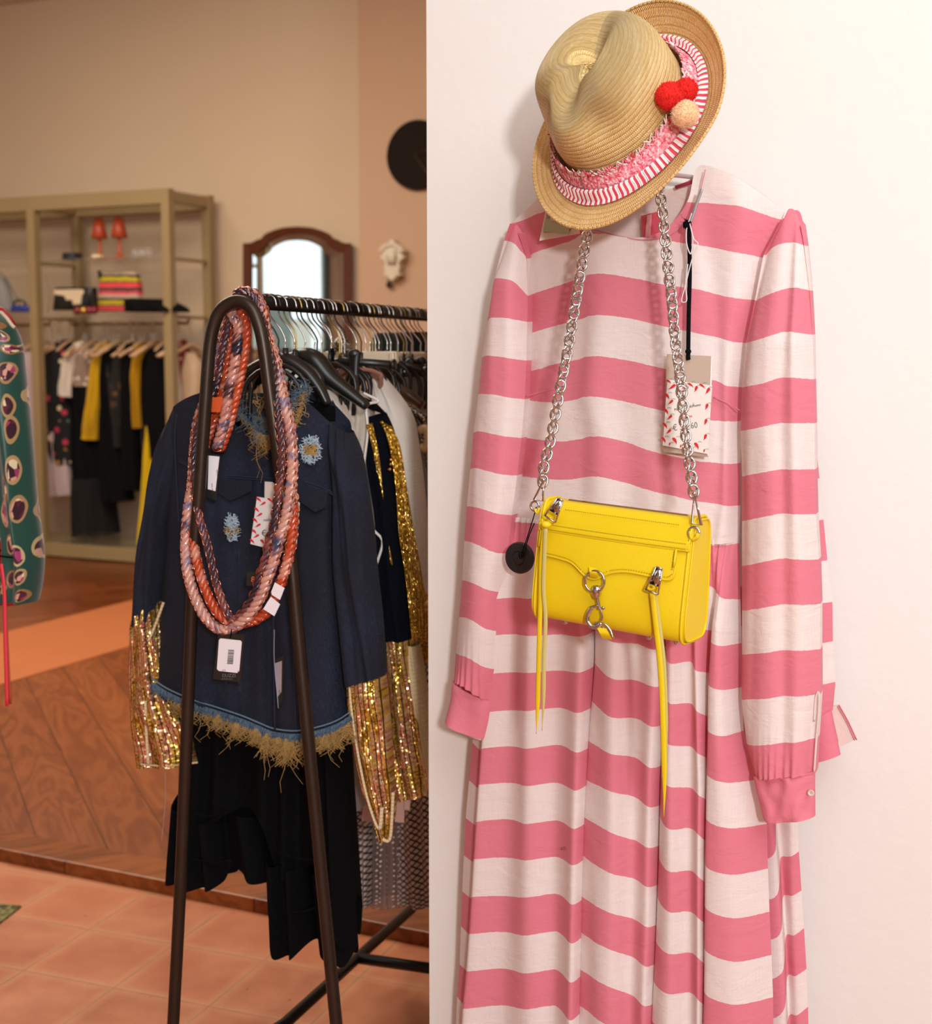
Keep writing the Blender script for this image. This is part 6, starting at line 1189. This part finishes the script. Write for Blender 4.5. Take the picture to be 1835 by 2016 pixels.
# ================================================================== YELLOW BAG
yaw = math.radians(33)
PB_ = Plane((0, 0, 0), (math.cos(yaw), -math.sin(yaw), 0), roll=math.radians(3.3))
wB, hB, dB = .232, .168, .078
tlc = onplane(1058, 985, V((0, 1.915, 0)), V((0, 1, 0)))
o0 = tlc+PB_.X*(wB/2)-PB_.Z*(hB/2)+PB_.Y*(dB/2); PB_.o = o0.copy(); BM = PB_.mat()
bag = thing('shoulder_bag', 'bright yellow leather shoulder bag on a silver chain, hanging in front of the striped dress', 'bag', o0, mat=BM)
PBf = Plane((0, 0, 0), (1, 0, 0)); PBf.X, PBf.Y, PBf.Z, PBf.o = PB_.X, PB_.Y, PB_.Z, PB_.o-PB_.Y*(dB/2)
def BL(x, y, z): return o0+PB_.X*x+PB_.Y*y+PB_.Z*z
t = NT('yellow_leather'); v = t.uv(which='Object'); M_yl = t.out(t.mix(t.noise(v, 12, 3), 'e0bc0c', 'e8ca18'), .45, 0, Specular__IOR__Level=.4); t.bump(t.math('ADD', t.vor(v, 900), t.math('MULTIPLY', t.noise(v, 25, 3), 1.5)), .18, .0015)
M_yd = plain('yellow_stitch', '9a7c0c', .6); t = NT('polished_nickel'); M_ni = t.out((.60, .58, .56), .10, 1.0)
M_sue = plain('yellow_suede_back', 'c4b468', .95, var=.08)
def half(z):   # half depth at height z
    q = (z+hB/2)/hB; return lerp(dB/2, dB/2*.66, max(0, q)**1.3)
def sec(th_, s=1.0):   # section in (y,z)
    c, sn = math.cos(th_), math.sin(th_); e = .36; z = hB/2*math.copysign(abs(sn)**e, sn); y = -math.copysign(abs(c)**e, c)*half(z); return y*s, z*s
def body(u, v):
    th_ = u*2*PI; x = (v-.5)*wB; ed = abs(v-.5)*2; s = 1-.035*max(0, (ed-.94)/.06)**2; y, z = sec(th_, s); 
    y -= .0075*math.cos(v*PI-PI/2)*(1 if y < 0 else 0)*math.sin(PI*min(1, max(0, (z/hB+.5))))
    return BL(x, y, z), (u*.5, v*.25), 0.0
mb = MB(); idx = mb.grid(body, 96, 40, closeu=True); mb.face(idx[0][:-1]); mb.face(idx[-1][:-1][::-1]); mb.build('body', M_yl, bag, local=BM, angle=1.0)
for sgn in (-1, 1):
    mb = MB()
    for inset in (.004,): mb.tube([BL(sgn*(wB/2-inset), y*1.02, z*1.012) for y, z in [sec(k/96*2*PI) for k in range(96)]], .0022, 8, closed=True)
    mb.tube([BL(sgn*(wB/2+.0006), y*.97, z*.97) for y, z in [sec(k/96*2*PI) for k in range(96)]], .0014, 6, closed=True)
    mb.build('piping', M_yl, bag, local=BM)
def fy(z, x=0): return -half(z)-.0078*math.cos(x/wB*PI)*math.sin(PI*min(1, max(0, z/hB+.5)))
def flat_on(outl, d, z_top=None):
    """shape lying on the front: outline (x,z) list top edge and bottom edge function"""
# flap
fbot = [(-.108, .020), (-.107, .011), (-.102, .0085), (-.080, .0075), (-.055, .004), (-.036, -.008), (-.026, -.0125), (-.018, -.013), (-.010, -.010), (.006, -.001), (.030, .004), (.060, .003), (.085, .001), (.094, .004), (.0965, .012), (.097, .022)]
def flap(u, v):
    x = lerp(-.108, .097, u); zb_ = interp(fbot, x); ztop = .0435; z = lerp(ztop, zb_, v); return BL(x, fy(z, x)-.0035+.001*max(0, v-.9)*10, z), (x, z), 0.0
mb = MB(); mb.grid(flap, 60, 16); fb = cr([(x, z, 0) for x, z in fbot], 4); mb.tube([BL(p.x, fy(p.y, p.x)-.0022, p.y) for p in fb], .0018, 6)
mb.tube([BL(-.108, fy(z)-.002, z) for z in (.043, .03, .02)], .0018, 6); mb.tube([BL(.097, fy(z)-.002, z) for z in (.043, .03, .02)], .0018, 6); mb.build('flap', M_yl, bag, local=BM)
mb = MB()
def strapg(u, v): x = lerp(-wB/2+.002, wB/2-.002, u); z = lerp(.0535, .0425, v); return BL(x, fy(z, x)-.0042-.001*math.sin(v*PI), z)
mb.grid(strapg, 40, 5)
for z in (.0535, .0425): mb.tube([BL(x/20*(wB/2-.002), fy(z, x/20*wB/2)-.003, z) for x in range(-20, 21)], .0016, 6)
mb.build('front_band', M_yl, bag, local=BM)
def stitch(mb, pts, step=.0026, ln=.0017):
    for a, b in zip(pts, pts[1:]):
        d = b-a; L = d.length; n = max(1, int(L/step)); d.normalize()
        for k in range(n): p = a+d*(L*k/n); mb.tube([p, p+d*ln], .0005, 3)
mb = MB()
for z in (.0515, .0447): stitch(mb, [BL(x/10*(wB/2-.006), fy(z, x/10*wB/2)-.0056, z) for x in range(-10, 11)])
stitch(mb, [BL(p.x*.985, fy(p.y, p.x)-.0044, p.y+.0035) for p in fb[6:-6]]); stitch(mb, [BL(x/10*(wB/2-.02), fy(.074, x/10*wB/2)-.0012, .0745) for x in range(-8, 11)])
stitch(mb, [BL(-.104, fy(z)-.0042, z) for z in (.04, .03, .02, .014)]); stitch(mb, [BL(.0935, fy(z, .093)-.0042, z) for z in (.04, .03, .02, .014)]); mb.build('stitching', M_yd, bag, local=BM)
# zip along the top
mb = MB()
for k in range(110): x = lerp(-.085, .095, k/109); mb.box(BL(x, -.003, hB/2+.0012), .001, .004, .0018, (PB_.X, PB_.Y, PB_.Z))
mb.build('zip', M_ni, bag, local=BM, smooth=False)
mb = MB()
for x in (-.075, -.005, .055, .095): mb.ball(BL(x, -.012, -hB/2-.003), .0038, 12)
mb.build('base_stud', M_ni, bag, local=BM)
# clasp
O = lambda x, y, off=0: PBf.at(x, y, off)
def px2(pts, off): return [PBf.at(a.x, a.y, off if abs(a.z) < 1e-9 else a.z) for a in cr([(p[0], p[1], p[2] if len(p) > 2 else 0) for p in pts], 6)]
mb = MB()
def loopstrip(x0, y0, x1, y1, wpx):
    def fn(u, v): 
        x = lerp(x0, x1, v)+(u-.5)*wpx; y = lerp(y0, y1, v)+(u-.5)*3; return PBf.at(x, y, .012+.005*math.sin(v*PI))
    mb.grid(fn, 4, 10)
loopstrip(1167, 1117, 1169, 1137, 15); mb.build('clasp_tab', M_yl, bag, local=BM)
mb = MB(); loopstrip(1184, 1236, 1196, 1258, 20); mb.build('lower_tab', M_yl, bag, local=BM)
mb = MB(); mb.tube([O(1171+19*math.cos(a), 1145+21*math.sin(a), .015) for a in [2*PI*k/32 for k in range(32)]], .0019, 8, closed=True)
mb.build('clasp_ring', M_ni, bag, local=BM)
mb = MB(); mb.lathe([(.001, .008), (.005, .0075), (.0068, .004), (.0068, -.003), (.005, -.008), (.003, -.0105), (.001, -.0105)], O(1175, 1164, .012), 16, fr=(PB_.X, PB_.Y, PB_.Z), cap=False)
mb.tube(px2([(1175, 1168), (1178, 1186), (1181, 1200)], .012), .0026, 8); mb.tube(px2([(1182, 1196), (1186, 1212), (1185, 1222)], .012), .0014, 8)
mb.tube(px2([(1178, 1192), (1166, 1196), (1158, 1210), (1158, 1224), (1166, 1234), (1177, 1234), (1184, 1226)], .012), [.0022]*6+[.0033]*16+[.0028]*15, 10); mb.ball(O(1188, 1197, .012), .0026, 10); mb.tube([O(1181, 1197, .012), O(1188, 1197, .012)], .0014, 6)
mb.build('trigger_hook', M_ni, bag, local=BM)
mb = MB(); mb.tube(px2([(1170, 1228), (1180, 1226), (1192, 1230), (1202, 1242), (1207, 1256)], .010), .0021, 8); mb.tube(px2([(1172, 1236), (1184, 1234), (1194, 1244), (1200, 1256)], .006), .0019, 8); mb.build('clasp_ring', M_ni, bag, local=BM)
# zip pulls and tassels
def pull(x0, y0, x1, y1, off, wpx):
    mb = MB(); a = O(x0, y0, off); b = O(x1, y1, off+.004); d = (b-a).normalized(); s_ = d.cross(PB_.Y).normalized(); w0, w1 = wpx*.5*.0007, wpx*.00072
    for sg in (-1, 1): mb.tube([a+s_*w0*sg, b+s_*w1*sg], .0013, 6)
    mb.tube([a-s_*w0, a+s_*w0], .0013, 6); mb.tube([b-s_*w1, b+s_*w1], .0013, 6); q = b-d*.010
    mb.prism([a-s_*w0, a+s_*w0, q+s_*w1*.92, q-s_*w1*.92], PB_.Y*.0015, 0); return mb
pull(1103, 983, 1083, 1022, .010, 13).build('zip_pull', M_ni, bag, local=BM); pull(1298, 1118, 1283, 1166, .014, 13).build('zip_pull', M_ni, bag, local=BM)
def tassel(pts, off, wd, mat, mb, mi=0, flat=.3):
    q = px2(pts, off); n = len(q); mb.tube(q, [wd*(1 if k < n-8 else max(.15, (n-1-k)/8)) for k in range(n)], 8, mi=mi, flat=flat, up=PB_.Y)
mb = MB(); tassel([(1072, 1040), (1066, 1100), (1064, 1180), (1062, 1250), (1060, 1330), (1058, 1400), (1056, 1445)], .010, .0038, None, mb); tassel([(1074, 1040), (1072, 1090), (1070, 1160), (1074, 1220), (1071, 1290), (1070, 1380), (1067, 1438)], .013, .0034, None, mb, 1)
mb.ball(O(1076, 1033, .012), .0062, 12, sc3=(1.2, .8, .8)); mb.tube(px2([(1084, 1018), (1080, 1026), (1076, 1033)], .01), .002, 6); mb.build('leather_tassel', [M_yl, M_sue], bag, local=BM)
mb = MB(); tassel([(1284, 1166), (1290, 1220), (1298, 1290), (1303, 1360), (1306, 1450), (1308, 1540), (1307, 1608)], .010, .0042, None, mb, 0); tassel([(1288, 1168), (1296, 1220), (1305, 1290), (1309, 1360), (1311, 1450), (1312, 1530)], .006, .0036, None, mb, 1)
mb.tube(px2([(1272, 1152), (1279, 1160), (1288, 1158), (1282, 1150), (1275, 1154)], .011), .0022, 6); mb.build('leather_tassel', [M_yl, M_sue], bag, local=BM)
# side rings, clips and chain
mb = MB()
for cx, cy, r_ in ((1366, 1050, 11), (1053, 996, 8)): mb.tube([PBf.at(cx+r_*math.cos(a), cy+r_*1.15*math.sin(a), -.012) for a in [2*PI*k/24 for k in range(24)]], .0018, 8, closed=True)
mb.build('side_ring', M_ni, bag, local=BM)
mb = MB(); mb.tube(px2([(1357, 1046), (1362, 1062), (1372, 1058), (1374, 1050)], -.01), .0034, 8, flat=.6); mb.tube(px2([(1054, 1002), (1058, 1010), (1062, 1000)], -.01), .003, 8, flat=.6); mb.build('side_tab', M_yl, bag, local=BM)
mb = MB()
for (ax, ay), (bx, by), (cx, cy), of in (((1367, 972), (1362, 1030), (1381, 1034), -.012), ((1070, 945), (1052, 984), (1069, 986), -.012)):
    mb = MB(); a, b, c = (PBf.at(*q, of) for q in ((ax, ay), (bx, by), (cx, cy))); mb.tube([a, b, c], .0023, 6, closed=True, flat=.7, up=PB_.Y); mb.ball(a, .0035, 10); mb.build('strap_clip', M_ni, bag, local=BM)
def chain_path(pts):
    # (x, y, Y depth)
    q = cr([(a, b, c) for a, b, c in pts], 10); return [onplane(p.x, p.y, V((0, p.z, 0)), V((0, 1, 0))) for p in q]
mb = MB()
def curb(path, step=.0098, L=.0185, Wd=.0135, r=.0018):
    acc = 0; seg = [(path[i], path[i+1]) for i in range(len(path)-1)]; tot = sum((b-a).length for a, b in seg); n = int(tot/step); d = 0; j = 0; base = 0
    for k in range(n):
        dd = k*step
        while j < len(seg)-1 and base+(seg[j][1]-seg[j][0]).length < dd: base += (seg[j][1]-seg[j][0]).length; j += 1
        a, b = seg[j]; t_ = (b-a).normalized(); p = a+t_*(dd-base); tw = .55*math.sin(k*.21)+.15; s_ = t_.cross(V((0, 1, 0))).normalized(); f_ = t_.cross(s_)
        ang = tw+(.5 if k % 2 else -.5); u_ = s_*math.cos(ang)+f_*math.sin(ang); w_ = t_.cross(u_)
        pts = []
        for m_ in range(18):
            x = 2*PI*m_/18; pts.append(p+t_*(L/2*math.cos(x))+u_*(Wd/2*math.sin(x))+w_*(.0016*math.sin(x)*math.cos(x)*2))
        mb.tube(pts, r, 6, closed=True)
hkp = wk-A2*.13
curb(chain_path([(1069, 948, 1.945), (1072, 915, 1.95), (1082, 878, 1.955), (1093, 820, 1.96), (1104, 760, 1.965), (1118, 690, 1.97), (1130, 620, 1.98), (1143, 540, 1.985), (1153, 480, 1.985), (1166, 420, 1.99), (1190, 330, 2.01), (1225, 245, 2.03)]))
curb(chain_path([(1366, 968, 1.84), (1359, 920, 1.85), (1352, 870, 1.86), (1345, 800, 1.87), (1337, 720, 1.885), (1329, 660, 1.90), (1323, 590, 1.91), (1315, 520, 1.92), (1308, 450, 1.935), (1303, 400, 1.945), (1290, 330, 1.97), (1250, 245, 2.02)]))
mb.build('chain_strap', M_ni, bag, local=BM)
# black security disc on its cord
P_ = Plane(PD.o-PD.Y*.07, PD.X)
r_ = thing('security_tag', 'round black security tag on a thin black cord, left of the yellow bag', 'tag', P_.at(1023, 1098))
mb = MB(); c = P_.at(1024, 1098, .0); mb.lathe([(.001, -.004), (.0225, -.004), (.0248, -.001), (.0248, .003), (.023, .006), (.0115, .0068), (.0108, .0058), (.0098, .0072), (.001, .009)], c, 40, fr=(P_.X, V((0, 0, 1)), -P_.Y), cap=False); mb.build('disc', plain('matt_black_plastic', '1b191a', .45), r_, angle=.6)
mb = MB(); mb.tube(pxpath(P_, [(1056, 998), (1050, 1020), (1038, 1058), (1030, 1082), (1026, 1094), (1032, 1090), (1040, 1060), (1052, 1030)], .012), .0009, 5); mb.tube([P_.at(1026+4*math.cos(a), 1093+6*math.sin(a), .012) for a in [2*PI*k/16 for k in range(16)]], .001, 5, closed=True); mb.build('cord', M_blk, r_)
# price tag on the dress
PT_ = Plane(PD.o-PD.Y*.062, PD.X)
tg_ = thing('price_tag', 'price tag with red chilli border on a black ribbon, on the striped dress', 'tag', PT_.at(1355, 700))
card(PT_, [(1313, 697), (1400, 701), (1403, 704), (1394, 900), (1306, 889)], 0, .0012, plain('taupe_card', 'c0aa9a', .6, var=.03), tg_, 'backing_card')
card(PT_, [(1400, 701), (1403, 704), (1395, 898), (1393, 897)], .0006, .001, plain('white_edge', 'f0e8e2', .6), tg_, 'card_edge')
card(PT_, [(1314, 747), (1402, 759), (1393, 894), (1305, 877)], .004, .0012, plain('white_card2', 'ebe2dc', .6, var=.02), tg_, 'card')
mb = MB(); m2 = MB()
for x, y, r__, l in ((1317, 751, -.9, 10), (1323, 762, .7, 15), (1347, 762, .6, 12), (1360, 758, -.9, 12), (1370, 766, .2, 13), (1383, 760, -.9, 12), (1393, 770, .35, 14), (1314, 780, -.6, 13), (1320, 792, .6, 12), (1312, 810, -.6, 13), (1318, 822, .6, 12), (1310, 838, -.6, 13), (1316, 850, .6, 12), (1307, 866, -.6, 13), (1329, 868, -.5, 15), (1372, 878, -.5, 15), (1391, 801, .15, 13), (1389, 831, .15, 13), (1388, 861, .2, 13), (1340, 879, .1, 7), (1318, 875, .1, 7), (1363, 884, .1, 7), (1386, 888, .1, 7)):
    chilli(mb, PT_, x, y, l, r__, .0045); m2.tube([PT_.at(x+2, y-l*.5, .0046), PT_.at(x+6, y-l*.62, .0046), PT_.at(x+10, y-l*.5, .0046)], .0003, 3)
mb.build('chilli_print', M_red2, tg_, smooth=False); m2.build('stalk_print', M_grn, tg_)
text(PT_, 'MAGAZZINI Piumo', 1328, 809, 7, .0045, M_ink, tg_, rot=-.20, sxx=.92); text(PT_, 'Spezie', 1343, 824, 8, .0045, M_red2, tg_, rot=-.15); text(PT_, '€ 31 .60', 1325, 848, 17, .0045, plain('pencil', '7a7672', .8), tg_, rot=-.12, sxx=.85)
mb = MB(); mb.tube([PT_.at(1366, 793, .0048), PT_.at(1363, 801, .0048)], .0003, 4); mb.lathe([(.001, 0), (.0022, 0), (.0022, .0005), (.001, .0005)], PT_.at(1353, 763, .005), 12, fr=(PT_.X, V((0, 0, 1)), -PT_.Y), cap=False); mb.build('tag_hole', plain('grey_hole', '8a857e', .8), tg_)
mb = MB(); mb.tube(pxpath(PT_, [(1357, 436), (1357, 470), (1358, 540), (1356, 620), (1355, 700), (1356, 704)], .004), .0033, 8, flat=.3, up=PT_.Y); mb.ball(PT_.at(1355, 692, .005), .0045, 10, sc3=(1, .6, .9)); mb.ball(PT_.at(1353, 442, .006), .006, 10, sc3=(1, .7, 1), jit=.4); strands(mb, [PT_.at(1348, 440, .008), PT_.at(1354, 436, .008)], 26, .007, .0004, curl=.003, down=False); mb.build('ribbon', M_blk, tg_)
M_str = plain('white_string', 'dcd6d6', .7)
mb = MB(); mb.tube(pxpath(PT_, [(1362, 420), (1352, 450), (1352, 480), (1360, 500), (1364, 470), (1358, 440), (1366, 470), (1374, 480), (1366, 500), (1357, 530), (1350, 560), (1342, 590), (1346, 595), (1352, 590), (1350, 560), (1354, 520)], .008), .0009, 5); mb.build('string', M_str, tg_)
mb = MB(); mb.tube(pxpath(PT_, [(1382, 372), (1372, 400), (1364, 425), (1360, 436)], .006), .0026, 6, flat=.4, up=PT_.Y); mb.build('silver_ribbon', plain('silver_ribbon', 'a8a4a4', .3, .3), tg_)
# card tag at the left shoulder
PC_ = Plane(PD.o-PD.Y*.05, PD.X)
tg_ = thing('hang_tag', 'white and pale green card tags under the hat brim at the left shoulder', 'tag', PC_.at(1100, 400))
card(PC_, [(1080, 385), (1140, 400), (1141, 460), (1062, 474)], 0, .001, plain('white_card2', 'ebe2dc', .6), tg_, 'white_card'); card(PC_, [(1082, 388), (1130, 395), (1122, 455), (1070, 458)], .003, .001, plain('grey_sleeve', 'b4aeac', .5), tg_, 'grey_card'); card(PC_, [(1074, 430), (1124, 436), (1118, 461), (1069, 455)], .006, .001, plain('pale_green_card', 'b9c4aa', .6), tg_, 'green_card')
card(PC_, [(1086, 410), (1108, 412), (1106, 436), (1083, 434)], .009, .0006, M_tagw, tg_, 'sticker'); text(PC_, '1 2 3 4', 1086, 432, 5, .0096, M_ink, tg_)

# ------------------------------------------------------------------ details hang under the part they belong to
NEST = dict(button='cuff', cuff_lining='cuff', sleeve_placket='sleeve', lettering='card', sticker='card', barcode='card', chilli_print='card', stalk_print='card', tag_hole='card', card_edge='backing_card', dart_seam='bodice', neck_binding='bodice', base_stud='body', zip='body', piping='body', stitching='body', band_fringe='band', label_letter='neck_label', distressed_patch='body', frayed_hem='body', straw_fringe='body', frayed_neck='body', pocket_flap='body', cuff_hem='sequin_cuff', cuff_opening='sequin_cuff', cuff_edge='sequin_cuff', cuff_binding='sequin_cuff', loose_thread='sequin_cuff', ruffle_seam='ruffle', clip='bar', gold_disc='body', chain_trim='body', hand='dial', tassel='body', pistol_motif='body', cuff_piping='sleeve', neck_piping='body', shoulder_piping='sleeve', cuff_facing='cuff', printed_letters='skirt', woven_label='back_neck', pine_cone='chain')
def base(n): return n.split('.')[0]
def mid(o): c = [V(q) for q in o.bound_box]; return sum(c, V())/8
for o in list(sc.objects):
    if o.type != 'MESH' or o.parent is None or o.parent.type != 'EMPTY': continue
    want = NEST.get(base(o.name))
    cand = [c for c in o.parent.children if c.type == 'MESH' and base(c.name) == want and c is not o]
    if want and cand:
        p = min(cand, key=lambda c: (mid(c)-mid(o)).length); o.parent = p; o.matrix_parent_inverse = Matrix.Identity(4)
